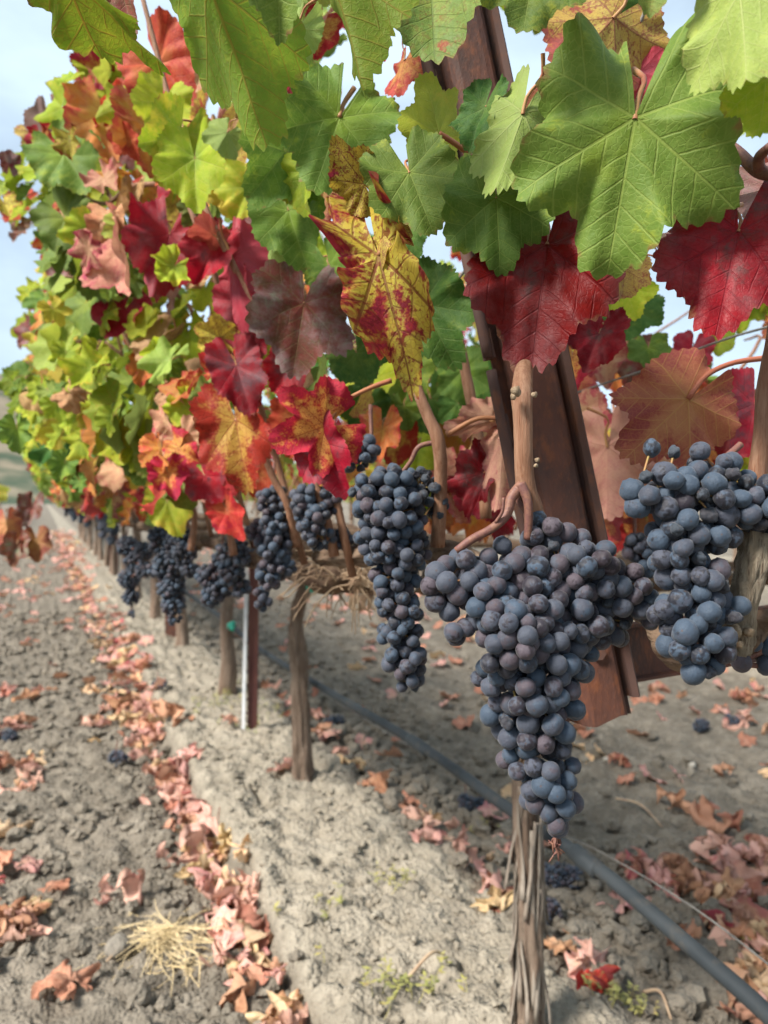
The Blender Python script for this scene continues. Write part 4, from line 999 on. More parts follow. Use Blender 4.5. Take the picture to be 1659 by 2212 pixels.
 ('GD', 930, 860, 960, 950, 1.05, 1.05, 0, 0, dict(lobe=.3, fold=.3, w=.95), None),
 ('G', 880, 800, 850, 880, 1.0, 1.0, 10, 0, dict(lobe=.3, fold=.3, w=.95), None),
 ('RY', 860, 930, 850, 1010, .98, .98, 10, 0, dict(lobe=.3, fold=.5, w=.9), None),
 ('YG', 960, 960, 985, 1050, 1.15, 1.15, 10, 0, dict(lobe=.3, fold=.4, w=.95), None),
 ('GD', 1040, 840, 1060, 930, 1.1, 1.1, 10, 0, dict(lobe=.3, fold=.4, w=.95), None),
 ('O', 920, 1040, 930, 1110, 1.2, 1.2, 10, 0, dict(lobe=.3, fold=.4, w=.95), None),
 ('R', 640, 905, 622, 990, .98, .98, 10, 0, dict(lobe=.3, fold=.4, w=.95), None),
 # the shoot that hangs low at the picture's edge
 ('M', 71, 1092, 60, 1140, 2.0, 1.98, 20, 0, dict(lobe=.5, fold=0.62, crumple=.5, w=0.90), None),
 ('M', 36, 1177, 25, 1225, 2.0, 1.98, 10, 0, dict(lobe=.4, fold=0.62, w=0.90), None),
 ('PB', 80, 1167, 85, 1215, 2.02, 2.0, 10, 0, dict(lobe=.4, fold=0.42, w=0.90), None),
 ('PB', 14, 1131, 18, 1190, 2.02, 2.0, 0, 1, dict(lobe=.4, fold=0.62, w=0.90), None),
]
for k, (ty, jx, jy, tx, ty_, yj, yt, roll, flip, shp, pet) in enumerate(HERO):
    J = at(jx, jy, yj); T = at(tx, ty_, yt); y = T - J; L = y.length
    n = (Vector((0, 0, H)) - J).normalized(); n = (n - y.normalized() * n.dot(y.normalized())).normalized()
    if flip: n = -n
    n = Matrix.Rotation(R(roll), 3, y.normalized()) @ n
    big = L * FPX / yj > 150
    kw = dict(NA=168 if big else 126, NR=11 if big else 8, petiole=0 if pet else .45); kw.update(shp)
    me = leaf_mesh('leaf', LM[ty], 1000 + k, **kw)
    v = VINES[min(vine_of(J), 3)]
    FM = frame(J, y, n, L)
    o = leaf_obj('leaf', me, LM[ty], FM, v)
    if pet:
        m = MB(); P = [np.array(at(x, yy, yj + .004 * q)) for q, (x, yy) in enumerate(pet)]
        m.tube(P, [.0021, .0020, .0024], 8, 16)
        po = m.build('petiole', MT['petiole'])
        po.parent = o; po.matrix_parent_inverse = FM.inverted()

# ------------------------------------------------------------------ leaves inside the canopy
SKYGAPS = [(1440, 655, 75, 65), (1600, 770, 75, 60), (1310, 890, 48, 34), (868, 185, 32, 55), (1085, 90, 50, 60), (966, 370, 16, 34), (1190, 470, 22, 40), (925, 490, 30, 40), (905, 640, 18, 25), (25, 580, 40, 35), (15, 650, 30, 35), (5, 760, 25, 40)]
SKYPOLY = [(-200, -400), (440, -400), (440, 95), (300, 112), (150, 108), (60, 195), (20, 255), (-200, 330)]
def in_poly(x, y, P):
    c = False
    for i in range(len(P)):
        x1, y1 = P[i]; x2, y2 = P[i - 1]
        if (y1 > y) != (y2 > y) and x < (x2 - x1) * (y - y1) / (y2 - y1) + x1: c = not c
    return c
def bottom_line(px): return float(np.interp(px, [-50, 94, 300, 450, 600, 760, 1000, 1659], [1010, 1120, 1150, 1110, 1040, 1000, 1010, 1010]))
def canopy_ok(p, size):
    pr = proj(p)
    if pr is None or pr[2] < .12: return (Vector(p) - Vector((0, 0, H))).length > .85
    x, y, d = pr; r = size * FPX / d
    if x < -r * 1.3 or x > 1659 + r * 1.3 or y < -r * 1.4 or y > 2212 + r * 1.3: return (Vector(p) - Vector((0, 0, H))).length > .85
    md = np.interp(x, [0, 300, 380, 560, 640, 900, 1659], [1.26, 1.20, 1.06, .92, .80, .80, .90])
    if d < md: return False
    if in_poly(x, y, SKYPOLY) or in_poly(x - r * .5, y - r * .5, SKYPOLY) or in_poly(x, y - r * .7, SKYPOLY): return False
    for gx, gy, a, b in SKYGAPS:
        if ((x - gx) / (a + r * .75)) ** 2 + ((y - gy) / (b + r * .75)) ** 2 < 1: return False
    if d < 12 and y + r * .7 > bottom_line(x) and x > -60: return False
    return True
def pick(q, w):
    t = q.random() * sum(w.values())
    for k, v in w.items():
        t -= v
        if t <= 0: return k
    return k
def fill_type(q, s, z, side):
    if side > 0: return pick(q, dict(G=3, YG=3, GR=2, Y=1, R=1.0, C=1.2, P=1.2, O=.8, PB=.6))
    if z < 1.08: return pick(q, dict(G=1.4, YG=1.4, R=1.2, RY=1.2, C=1.0, P=.9, B=.9, O=.6, Y=.4))
    if s < .25:
        if z > 1.45: return pick(q, dict(G=2.2, YG=2.8, GP=1.4, R=.6, RY=.8, O=1.2, YR=.9, C=.3, P=.6, M=.5))
        return pick(q, dict(G=2.4, YG=2.4, GD=1.0, GR=1.2, GP=1, C=.6, R=.3, YR=.7, O=.5, P=.5, M=.5))
    if z > 1.5: return pick(q, dict(G=2.2, YG=3.2, GP=1.8, GR=1.0, O=.9, RY=.6, R=.4, M=.4, Y=.7, P=.4))
    return pick(q, dict(G=2.6, YG=4.2, GD=.5, GP=2.4, GR=1.2, Y=1.0, B=.4, R=.15, O=.25, M=.2))
def o_outer(z): return float(np.interp(z, [.92, 1.0, 1.1, 1.3, 1.6, 1.75, 1.9], [-.58, -.66, -.78, -.88, -.88, -.82, -.70]))
def canopy_leaf(q, s0, side):
    s = s0 + q.uniform(-.64, .64); z = q.uniform(.96, 1.86)
    dep = (q.random() ** 1.6) * .34
    o = o_outer(z) + dep if side < 0 else -o_outer(z) - dep
    o *= 1 if side < 0 else .92
    size = q.uniform(.040, .072)
    p = row(s, o, z)
    out = PV * side
    y = Vector((0, 0, -1)) * q.uniform(.55, 1.0) + out * q.uniform(.0, .7) + RV * q.uniform(-.6, .6)
    n = out * q.uniform(.5, 1) + Vector((0, 0, 1)) * q.uniform(.2, 1.0) + RV * q.uniform(-.9, .4)
    return p, size, y, n, fill_type(q, s, z, side)
LOW = [leaf_arrays(500 + k, lobe=.4, fold=.1 + .1 * k, curl=-.5 + .2 * k, side=.3 - .2 * k, wave=.07, NA=40, NR=3, petiole=0) for k in range(4)]
def join_leaves(name, items, keys):
    """many leaves as one mesh: items = (variant, matrix, key)"""
    Vs, Fs, us, fs, es, ms, base = [], [], [], [], [], [], 0
    for vi, M, key in items:
        V, F, uv, fl, ed, mi = LOW[vi]; A = np.array(M)
        Vs.append(V @ A[:3, :3].T + A[:3, 3]); Fs.extend([tuple(i + base for i in f) for f in F]); us.append(uv); fs.append(fl + (len(Vs) * 3.7) % 50)
        es.append(ed); ms.extend([keys.index(key)] * len(F)); base += len(V)
    me = bpy.data.meshes.new(name); me.from_pydata(np.concatenate(Vs).tolist(), [], Fs)
    for nm, arr in (('vein', np.concatenate(us)), ('flat', np.concatenate(fs))):
        l = me.uv_layers.new(name=nm); l.data.foreach_set('uv', arr.astype(np.float32).ravel())
    a = me.attributes.new('edge', 'FLOAT', 'POINT'); a.data.foreach_set('value', np.concatenate(es).astype(np.float32))
    me.polygons.foreach_set('use_smooth', np.ones(len(Fs), dtype=bool))
    for k in keys: me.materials.append(LM[k])
    me.polygons.foreach_set('material_index', np.array(ms, dtype=np.int32)); me.update()
    o = bpy.data.objects.new(name, me); COL.objects.link(o)
    return o
KEYS = list(LM.keys())
q = random.Random(1999); got = 0
for t in range(900):
    if got >= 95: break
    s = q.uniform(-.75, 1.5); o = q.uniform(-.35, .75); z = q.uniform(1.0, 1.75); size = q.uniform(.045, .075); p = row(s, o, z)
    if not canopy_ok(p, size): continue
    y = Vector((q.uniform(-.5, .5), q.uniform(-.5, .5), -1)); n = Vector((q.uniform(-.8, .8), -1, q.uniform(-.2, .8)))
    ty = pick(q, dict(G=2.2, YG=2.4, GR=1.5, GD=1, P=1.4, C=1.2, O=.8, RY=.8, PB=.8, DR=.6))
    leaf_obj('leaf', q.choice(FILL), LM[ty], frame(p, y, n, size), VINES[0] if s < -.1 else VINES[1 if got % 2 else 2]); got += 1
q = random.Random(1888); got = 0
for t in range(3000):
    if got >= 110: break
    x, y_ = q.uniform(0, 620), q.uniform(110, 1060); Y = q.uniform(.92, 1.25) if x > 330 else q.uniform(1.08, 1.5)
    p = at(x, y_, Y); size = q.uniform(.026, .046); r = size * FPX / Y
    sr, so = to_row(p)
    if so < o_outer(min(max(p.z, .92), 1.9)) - .06 or in_poly(x, y_, SKYPOLY) or in_poly(x - r, y_ - r, SKYPOLY) or y_ + r > bottom_line(x) or any(((x - a) / (c + r)) ** 2 + ((y_ - b) / (d + r)) ** 2 < 1 for a, b, c, d in SKYGAPS): continue
    yv = Vector((q.uniform(-.7, .7), q.uniform(-.5, .3), -q.uniform(.3, 1))); n = Vector((q.uniform(-.9, .5), -1, q.uniform(-.3, .9)))
    ty = pick(q, dict(O=1.3, RY=1.4, YR=1.6, P=1.0, YG=2.4, GS=1.2, GP=1.4, M=.6, G=.8, B=.5)) if y_ < 560 or x > 330 else pick(q, dict(YG=3, GP=2, G=1, Y=.8, B=.4, O=.3))
    leaf_obj('leaf', q.choice(DRYFILL) if ty == 'B' else q.choice(FILL), LM[ty], frame(p, yv, n, size), VINES[min(max(vine_of(p), 1), 3)]); got += 1
q = random.Random(1777); got = 0
for t in range(2000):
    if got >= 60: break
    x, y_ = q.uniform(1180, 1700), q.uniform(560, 1090); Y = q.uniform(.98, 1.6); p = at(x, y_, Y); size = q.uniform(.045, .07); r = size * FPX / Y
    if any(((x - a) / (c + r * .8)) ** 2 + ((y_ - b) / (d + r * .8)) ** 2 < 1 for a, b, c, d in SKYGAPS): continue
    yv = Vector((q.uniform(-.6, .6), q.uniform(-.4, .4), -1)); n = Vector((q.uniform(-.7, .7), -1, q.uniform(-.2, .7)))
    ty = pick(q, dict(C=1.4, PB=1.4, P=1.6, M=.9, G=1.1, GR=1.4, YG=1.4, O=.8, DR=.5))
    leaf_obj('leaf', q.choice(FILL), LM[ty], frame(p, yv, n, size), VINES[0]); got += 1
q = random.Random(1666)
for k in range(34):
    if k < 20: x, y_, Y = q.uniform(885, 1110), q.uniform(930, 1110), q.uniform(1.0, 1.3)
    else: x, y_, Y = q.uniform(1255, 1420), q.uniform(900, 1160), q.uniform(.95, 1.25)
    p = at(x, y_, Y); size = q.uniform(.036, .058)
    yv = Vector((q.uniform(-.6, .6), q.uniform(-.4, .4), -1)); n = Vector((q.uniform(-.8, .8), -1, q.uniform(-.2, .7)))
    ty = pick(q, dict(P=2, PB=1.5, C=1.2, O=1, B=1, RY=1, GD=1.2, YG=.8, DR=.6))
    leaf_obj('leaf', q.choice(DRYFILL) if ty == 'B' else q.choice(FILL), LM[ty], frame(p, yv, n, size), VINES[0]); 
for i in range(NV):
    q = random.Random(2000 + i); s0 = (i - 1) * SP; e = VINES[i]
    nL = 60 if i == 0 else ((24 if i == 1 else 204) if i < 9 else 0)
    nR = 50 if i <= 4 else (45 if i < 9 else 0)
    for side, cnt in ((-1, nL), (1, nR)):
        got = tries = 0
        while got < cnt and tries < cnt * 12:
            tries += 1
            p, size, y, n, ty = canopy_leaf(q, s0, side)
            if not canopy_ok(p, size): continue
            me = q.choice(DRYFILL) if ty == 'B' else q.choice(FILL)
            leaf_obj('leaf', me, LM[ty], frame(p, y, n, size), e); got += 1
    rest = []
    for side, cnt in ((-1, 0 if i == 0 else (230 if i == 1 else 165) if i < 9 else 280), (1, 0 if i == 0 else 60)):
        got = tries = 0
        while got < cnt and tries < cnt * 12:
            tries += 1
            p, size, y, n, ty = canopy_leaf(q, s0, side)
            p = p + PV * (-side) * .10
            if not canopy_ok(p, size): continue
            rest.append((q.randrange(4), frame(p, y, n, size * (1.0 if i < 9 else 1.15)), ty)); got += 1
    if rest:
        o = join_leaves('foliage', rest, KEYS); o['kind'] = 'stuff'; adopt(o, e)

# neighbouring rows: simple vines far enough away that their leaves blur together
def far_vine_mesh(seed, yellow):
    q = random.Random(seed); items = []
    for k in range(170):
        s = q.uniform(-.66, .66); z = q.uniform(.95, 1.75 if yellow else 1.55); o = q.uniform(-.55, .55) * (.5 + .5 * (z - .9))
        y = Vector((q.uniform(-.6, .6), q.uniform(-.6, .6), -1)); n = Vector((q.uniform(-1, 1), q.uniform(-1, 1), .6))
        ty = pick(q, dict(Y=4, YG=3, O=.6, G=.6)) if yellow else pick(q, dict(G=2, YG=2.4, P=1.6, O=1, R=.5, Y=1, C=.4))
        items.append((q.randrange(4), frame(RV * s + PV * o + Vector((0, 0, z)), y, n, q.uniform(.06, .09)), ty))
    return items
FARM = {}
for yel in (0, 1):
    for v in range(2):
        o = join_leaves('foliage', far_vine_mesh(3000 + v + 10 * yel, yel), KEYS); FARM[(yel, v)] = o.data; bpy.data.objects.remove(o)
tm = MB(); tm.tube([np.array((0, 0, -.03)), np.array((.01, 0, .4)), np.array((0, .01, .95))], [.04, .03, .03], 8, 8, rough=.15, seed=3)
tmo = tm.build('trunk', MT['bark']); TME = tmo.data; bpy.data.objects.remove(tmo)
def far_vine(s, o, yel, v, label, group):
    e = empty('grapevine', row(s, o, gz(s, o))); tag(e, label, 'vine', group)
    f = bpy.data.objects.new('foliage', FARM[(yel, v)]); COL.objects.link(f); f.parent = e; f['kind'] = 'stuff'
    t = bpy.data.objects.new('trunk', TME); COL.objects.link(t); t.parent = e
for k in range(16): far_vine(30 + k * 1.3, -ROWGAP, 1, k % 2, 'distant vine with bright yellow leaves in the next row at the picture edge', 'yellow vines of the next row')
for k in range(16): far_vine(-.4 + k * 1.3, ROWGAP, 0, k % 2, 'vine of the row behind, glimpsed through gaps in the near leaves', 'vines of the row behind')
for k in range(14): far_vine(1.0 + k * 1.3, ROWGAP * 2, 0, k % 2, 'low vine two rows behind, glimpsed through gaps in the near leaves', 'vines two rows behind')

# ------------------------------------------------------------------ grapes
BERRY = {'smooth': [], 'wrinkled': [], 'shrivelled': []}
def berry_mesh(kind, k):
    V, F = ICO[3]; V = V.copy()
    q = 200 + k
    if kind == 'smooth': rr = 1 + .035 * vnoise(V + k * 5, 1.3, q) + .010 * vnoise(V + k, 3.5, q)
    elif kind == 'wrinkled': rr = 1 + .07 * vnoise(V + k * 5, 1.4, q) - .10 * (1 - np.abs(vnoise(V * [1.6, 1.6, .8] + k, 1.9, q))) ** 3 - .02 * (1 - np.abs(vnoise(V + k, 4.1, q))) ** 2
    else: rr = .92 + .20 * vnoise(V + k * 5, 1.6, q) - .22 * (1 - np.abs(vnoise(V + k, 2.3, q))) ** 2
    V = V * rr[:, None]
    rz = V[:, 2]; d = np.sqrt(V[:, 0] ** 2 + V[:, 1] ** 2)
    V[:, 2] = np.where((rz > 0) & (d < .22), rz - .03 * (1 - d / .22), rz)
    me = bpy.data.meshes.new('berry_shape'); me.from_pydata(V.tolist(), [], F)
    me.polygons.foreach_set('use_smooth', np.ones(len(F), dtype=bool)); me.materials.append(BM['blue']); me.update()
    return me
for kd, n in (('smooth', 5), ('wrinkled', 6), ('shrivelled', 4)):
    for k in range(n): BERRY[kd].append(berry_mesh(kd, k))
BV2 = []
for k in range(4):
    V, F = ICO[2]; BV2.append((V * (1 + .05 * vnoise(V + k * 7, 1.7, k))[:, None], F))

def pack(spheres, r0, r1, seed, tight=.84, shell=1.35, cap=300, keep=1.0):
    rs = np.random.RandomState(seed)
    C = np.array([s[:3] for s in spheres]); RD = np.array([s[3] for s in spheres])
    out = []; P = np.zeros((0, 3)); RA = np.zeros(0)
    wts = RD ** 2 / np.sum(RD ** 2)
    for phase, tries in ((tight, 170 * len(C) + 300), (tight * .91, 170 * len(C) + 300), (tight * .82, 120 * len(C) + 100), (tight * .74, 60 * len(C))):
        for t in range(tries):
            k = rs.choice(len(C), p=wts)
            r = rs.uniform(r0, r1)
            d = rs.normal(size=3); d /= np.linalg.norm(d)
            dep = rs.uniform(0, 1.0) ** 1.5 * shell * 2 * r1
            p = C[k] + d * max(RD[k] - r - dep, 0)
            sd = np.min(np.linalg.norm(C - p, axis=1) - RD)
            if sd < -(r + shell * 2 * r1): continue
            if len(P):
                dist = np.linalg.norm(P - p, axis=1)
                if np.any(dist < phase * (RA + r)): continue
            P = np.vstack([P, p]); RA = np.append(RA, r)
    if keep < 1:
        m = rs.rand(len(P)) < keep; P, RA = P[m], RA[m]
    if len(P) > cap:
        kk = np.argmin(np.linalg.norm(P[:, None] - C[None], axis=2) - RD[None], axis=1); vc = np.array([0, 0, H]) - C[kk]; vc /= np.linalg.norm(vc, axis=1)[:, None]
        ii = np.argsort(-np.sum((P - C[kk]) * vc, axis=1) / RD[kk])[:cap]; P, RA = P[ii], RA[ii]
    return P, RA
NB = 0
def bunch(label, sph, rmm=(6.2, 7.6), kinds=(.7, .28, .02), mats=('blue', 'purple'), stalk=None, parts=True, tight=.84, keep=1.0, group='grape bunches hanging along the row', shr=None, px=True, extra=()):
    global NB
    NB += 1; rs = np.random.RandomState(NB * 13)
    S = []
    for s in sph:
        if px: c = at(s[0], s[1], s[3]); S.append((c.x, c.y, c.z, s[2] * s[3] / FPX))
        else: S.append(s)
    top = max(S, key=lambda c: c[2])
    e = empty('grape_bunch', (top[0], top[1], top[2] + top[3])); tag(e, label, 'grapes', group)
    P, RA = pack(S, rmm[0] / 1000, rmm[1] / 1000, NB * 7, tight, keep=keep)
    for (x, y, Y, rm) in extra:
        c = np.array(at(x, y, Y)); P = np.vstack([P, c]); RA = np.append(RA, rm / 1000)
    C = np.array([s[:3] for s in S])
    eV = Vector(e.location)
    mbp = MB(); allV, allF, base = [], [], 0
    for p, r in zip(P, RA):
        k = np.argmin(np.linalg.norm(C - p, axis=1)); out = Vector(p - C[k] * np.array([1, 1, 1]))
        if out.length < 1e-5: out = Vector((0, 0, 1))
        out = (out.normalized() + Vector(rs.normal(0, .45, 3)) - Vector((0, 0, .3))).normalized()
        kd = rs.choice(3, p=kinds); scl = r * (1, .97, .72)[kd]
        if shr is not None and shr(p):
            kd = 2 if rs.rand() < .7 else 1; scl = r * (.8, .85, .8)[kd]
        ax = C[k] + (p - C[k]) * .12
        if parts:
            mbp.tube([ax, ax + (p - ax) * .5 + np.array([0, 0, .002]), p], [.0009, .0007, .0009], 4, 4, cap=False)
            me = BERRY[('smooth', 'wrinkled', 'shrivelled')[kd]]; me = me[rs.randint(len(me))]
            o = bpy.data.objects.new('berry', me); COL.objects.link(o)
            o.material_slots[0].link = 'OBJECT'
            o.material_slots[0].material = BM['shrivel'] if kd == 2 else BM[mats[int(rs.rand() < (.30 if len(mats) < 3 else mats[2](p)))]]
            Q = out.to_track_quat('Z', 'Y').to_matrix().to_4x4() @ Matrix.Rotation(rs.uniform(0, 6.28), 4, 'Z')
            o.matrix_world = Matrix.Translation(Vector(p)) @ Q @ Matrix.Diagonal((scl * rs.uniform(.93, 1.06), scl * rs.uniform(.93, 1.06), scl * rs.uniform(.92, 1.10), 1))
            o.parent = e; o.matrix_parent_inverse = Matrix.Translation(-eV)
        else:
            V, F = BV2[rs.randint(4)]; allV.append(V * scl + p); allF.append(np.array(F) + base); base += len(V)
    if not parts:
        o = mesh_obj('berries', np.concatenate(allV), np.concatenate(allF).tolist(), BM['blue']); o['kind'] = 'stuff'; adopt(o, e)
    order = sorted(S, key=lambda c: -c[2])
    st = MB(); pth = [np.array(c[:3]) for c in order]
    if len(pth) > 5: pth = pth[:: max(1, len(pth) // 5)]
    if stalk: pth = [np.array(at(*p)) for p in stalk] + pth[:1]
    else: pth = [np.array([top[0], top[1] + .01, top[2] + top[3] + .03])] + pth
    st.tube(pth, [.0022, .0020, .0018], 8, 24, rough=.08)
    if parts: st.add(mbp.v, mbp.f, 1)
    st.build('stem', [MT['peduncle'], MT['pedicel']], e)
    return e, len(P)

main_s = [(1005, 1250, 78, .47), (965, 1265, 63, .462), (970, 1320, 54, .462), (1035, 1290, 87, .465), (1100, 1215, 71, .475), (1190, 1185, 78, .478), (1250, 1225, 91, .478), (1310, 1270, 85, .482), (1365, 1305, 67, .488),
          (1310, 1340, 76, .492), (1230, 1320, 104, .482), (1240, 1380, 76, .486), (1200, 1430, 87, .476), (1080, 1250, 76, .470), (1160, 1250, 87, .474), (1140, 1320, 100, .468), (1110, 1360, 91, .452), (1105, 1395, 85, .45), (1170, 1400, 98, .466), (1150, 1470, 113, .470), (1130, 1540, 100, .474), (1170, 1540, 91, .468), (1150, 1610, 91, .472), (1180, 1670, 85, .470), (1190, 1730, 74, .470), (1205, 1785, 54, .470), (1395, 1320, 56, .49), (1345, 1265, 66, .484), (1170, 1150, 52, .478), (1180, 1500, 96, .474), (1095, 1450, 84, .468), (985, 1350, 52, .464), (940, 1300, 44, .460)]
e, n = bunch('large central bunch of blue grey grapes with two shoulders and a long tail', main_s, (6.0, 7.8), (.74, .25, .01), ('blue', 'purple', lambda p: .75 if (proj(p)[1] < 1420) else .35),
      stalk=[(1112, 1052, .478), (1122, 1085, .476), (1138, 1110, .474), (1140, 1165, .474)], tight=.79)
m = MB(); m.tube([np.array(at(*p)) for p in ((1128, 1048, .470), (1105, 1075, .468), (1095, 1110, .466), (1065, 1140, .464), (1020, 1165, .462), (985, 1190, .462))], [.0042, .0034, .0032, .0030, .0028, .0024], 10, 30, rough=.1, seed=2); m.build('shoulder_stalk', MT['peduncle'], e)
m = MB(); m.tube([np.array(at(*p)) for p in ((1124, 1045, .468), (1138, 1075, .466), (1142, 1110, .466), (1140, 1165, .468))], [.0036, .0030, .0028, .0026], 10, 24, rough=.1, seed=3); m.build('main_stalk', MT['peduncle'], e)
m = MB(); m.tube([np.array(at(*p)) for p in ((1070, 1130, .463), (1085, 1105, .460), (1088, 1075, .459))], [.0012, .001, .0009], 6, 12); m.build('tendril', MT['peduncle'], e)
for q_ in range(14):
    q = random.Random(q_); m = MB(); a = np.array(at(1202, 1806, .466))
    m.tube([a, a + np.array([q.uniform(-.004, .004), q.uniform(-.004, .004), -.006]), a + np.array([q.uniform(-.006, .006), q.uniform(-.004, .004), -.013 * q.random() - .004])], [.0007, .0005], 4, 5); m.build('dry_tip', MT['peduncle'], e)
bunch('slender hanging bunch of blue grapes just beside the large central bunch', [(800, 1075, 59, .625), (845, 1050, 63, .63), (905, 1060, 61, .635), (940, 1085, 51, .64), (850, 1110, 81, .625), (830, 1165, 71, .625), (870, 1180, 71, .625), (855, 1245, 63, .625), (865, 1310, 61, .625), (865, 1370, 56, .625), (872, 1420, 56, .625), (885, 1462, 44, .625)],
      (5.6, 7.3), (.50, .45, .05), stalk=[(945, 955, .622), (905, 965, .622), (885, 1000, .624)], shr=lambda p: proj(p)[0] > 905 and proj(p)[1] < 1230, tight=.82)
bunch('loose bunch of large wrinkled blue grapes beside the cut woody spur', [(1380, 1065, 62, .44), (1440, 1070, 78, .44), (1500, 1075, 83, .44), (1570, 1055, 83, .445), (1630, 1090, 78, .445), (1690, 1100, 75, .445), (1470, 1150, 83, .44), (1530, 1140, 78, .445), (1470, 1215, 75, .44), (1510, 1250, 78, .438), (1500, 1320, 75, .435), (1480, 1370, 62, .432), (1530, 1385, 69, .432), (1520, 1425, 58, .43), (1450, 1330, 54, .438), (1565, 1320, 56, .438), (1460, 1395, 52, .434), (1560, 1400, 54, .434), (1505, 1440, 50, .43)],
      (6.0, 8.4), (.22, .68, .10), ('blue', 'purple', lambda p: .08), stalk=[(1600, 960, .45), (1560, 1000, .445), (1545, 1060, .442)], tight=.78,
      shr=lambda p: proj(p)[1] < 1075 and (int(p[0] * 9000) % 3) == 0,
      extra=((1408, 968, .442, 5.6), (1456, 976, .446, 5.8), (1512, 975, .444, 6.0), (1500, 1000, .45, 5.4)))
bunch('shadowed bunch of dark grapes tucked below the cut woody spur', [(1625, 1390, 44, .50), (1660, 1400, 50, .50), (1600, 1430, 34, .50), (1650, 1440, 36, .50)], (6.2, 7.8), (.3, .6, .1))
bunch('dark bunch hidden behind the leaning arm beside the wrinkled grapes', [(1375, 1180, 40, .80), (1400, 1215, 36, .80), (1390, 1255, 30, .80)], (6, 7.4), (.5, .4, .1))
bunch('short blue bunch above the dry twiggy arm of the vine', [(660, 1075, 40, .86), (710, 1080, 44, .87), (680, 1120, 46, .86), (690, 1160, 42, .86), (735, 1165, 32, .88), (655, 1100, 34, .86)], (6, 7.4), (.55, .35, .10))
bunch('small dark bunch behind the top of the slender bunch', [(770, 990, 40, .74), (800, 970, 34, .75), (740, 1010, 30, .75)], (6, 7.2), (.4, .4, .2))
bunch('dense dark bunch hanging above the gap beside the dark curved trunk', [(590, 1085, 42, 1.0), (600, 1130, 46, 1.0), (592, 1180, 46, 1.0), (605, 1220, 40, 1.0), (585, 1240, 40, 1.0), (560, 1150, 34, 1.02)], (6, 7.4), (.55, .35, .10))
bunch('small blue bunch dangling in front of the slim stake', [(565, 1280, 24, 1.05), (560, 1305, 22, 1.05), (580, 1300, 20, 1.05)], (6, 7.2), (.5, .45, .05))
bunch('blurred blue bunch just left of the slim stake', [(450, 1240, 32, 1.35), (470, 1270, 34, 1.35), (500, 1240, 36, 1.33), (480, 1215, 30, 1.35), (520, 1270, 26, 1.33), (455, 1290, 26, 1.35)], (6.2, 7.4), (.55, .4, .05))
bunch('small dark bunch above the blurred blue bunch near the stake', [(510, 1180, 32, 1.25), (530, 1205, 28, 1.25), (480, 1190, 24, 1.27)], (6.2, 7.4), (.5, .4, .1))
bunch('long dark blurred bunch hanging in front of the rusty post', [(350, 1165, 36, 1.72), (380, 1180, 36, 1.7), (365, 1220, 40, 1.7), (370, 1265, 36, 1.7), (375, 1305, 30, 1.7), (375, 1335, 20, 1.7), (340, 1230, 26, 1.74)], (6.2, 7.6), (.5, .4, .1))
bunch('dark bunch behind the long blurred bunch near the rusty post', [(400, 1195, 30, 1.6), (410, 1230, 24, 1.6), (395, 1160, 26, 1.62)], (6.2, 7.4), (.5, .4, .1))
bunch('farthest of the blurred bunches that hang down to the post', [(275, 1180, 26, 2.4), (290, 1210, 26, 2.4), (278, 1250, 26, 2.4), (282, 1290, 22, 2.4), (285, 1325, 12, 2.4), (310, 1190, 24, 2.3), (312, 1230, 22, 2.3)], (6.4, 7.6), (.6, .3, .1))
for k in range(16):
    q = random.Random(4000 + k); s = 2.4 + k * .55; o = -.52 + q.uniform(-.05, .05); c = row(s, o, .92)
    bunch('tiny dark bunch in the far blur of the row below the leaves', [(c.x, c.y, c.z, .035), (c.x + .01, c.y, c.z - .05, .034), (c.x, c.y, c.z - .10, .024)], (6.5, 7.5), parts=False, group='far blurred bunches', px=False)

# ------------------------------------------------------------------ things lying on the ground
DRY = []
for k in range(14):
    q = random.Random(600 + k)
    DRY.append(leaf_mesh('fallen_leaf_shape', LM['FP'], 600 + k, lobe=q.uniform(.3, .8), fold=q.uniform(.2, .8), curl=q.choice([-1, 1]) * q.uniform(1.0, 2.9), side=q.choice([-1, 1]) * q.uniform(.8, 2.6),
                         wave=q.uniform(.10, .20), crumple=q.uniform(1.2, 2.2), NA=80, NR=7, petiole=.35 if k % 2 else 0))
def ground_leaf(q, p, size, ty, label, group, yaw=None):
    s, o = to_row(p); z = gz(s, o)
    me = q.choice(DRY)
    M = Matrix.Translation((p[0], p[1], z + .012 + size * .13)) @ Matrix.Rotation(q.uniform(0, 6.28) if yaw is None else yaw, 4, 'Z') @ Matrix.Rotation(q.uniform(-.5, .5) + (math.pi if q.random() < .35 else 0), 4, 'X') @ Matrix.Rotation(q.uniform(-.4, .4), 4, 'Y') @ Matrix.Diagonal((size, size, size, 1))
    ob = leaf_obj('fallen_leaf', me, LM[ty], M, None); tag(ob, label, 'leaf', group)
def gpt(px, py):
    a = at(px, py, 1.0) - Vector((0, 0, H)); t = -(H - .01) / a.z
    return Vector((0, 0, H)) + a * t
q = random.Random(77)
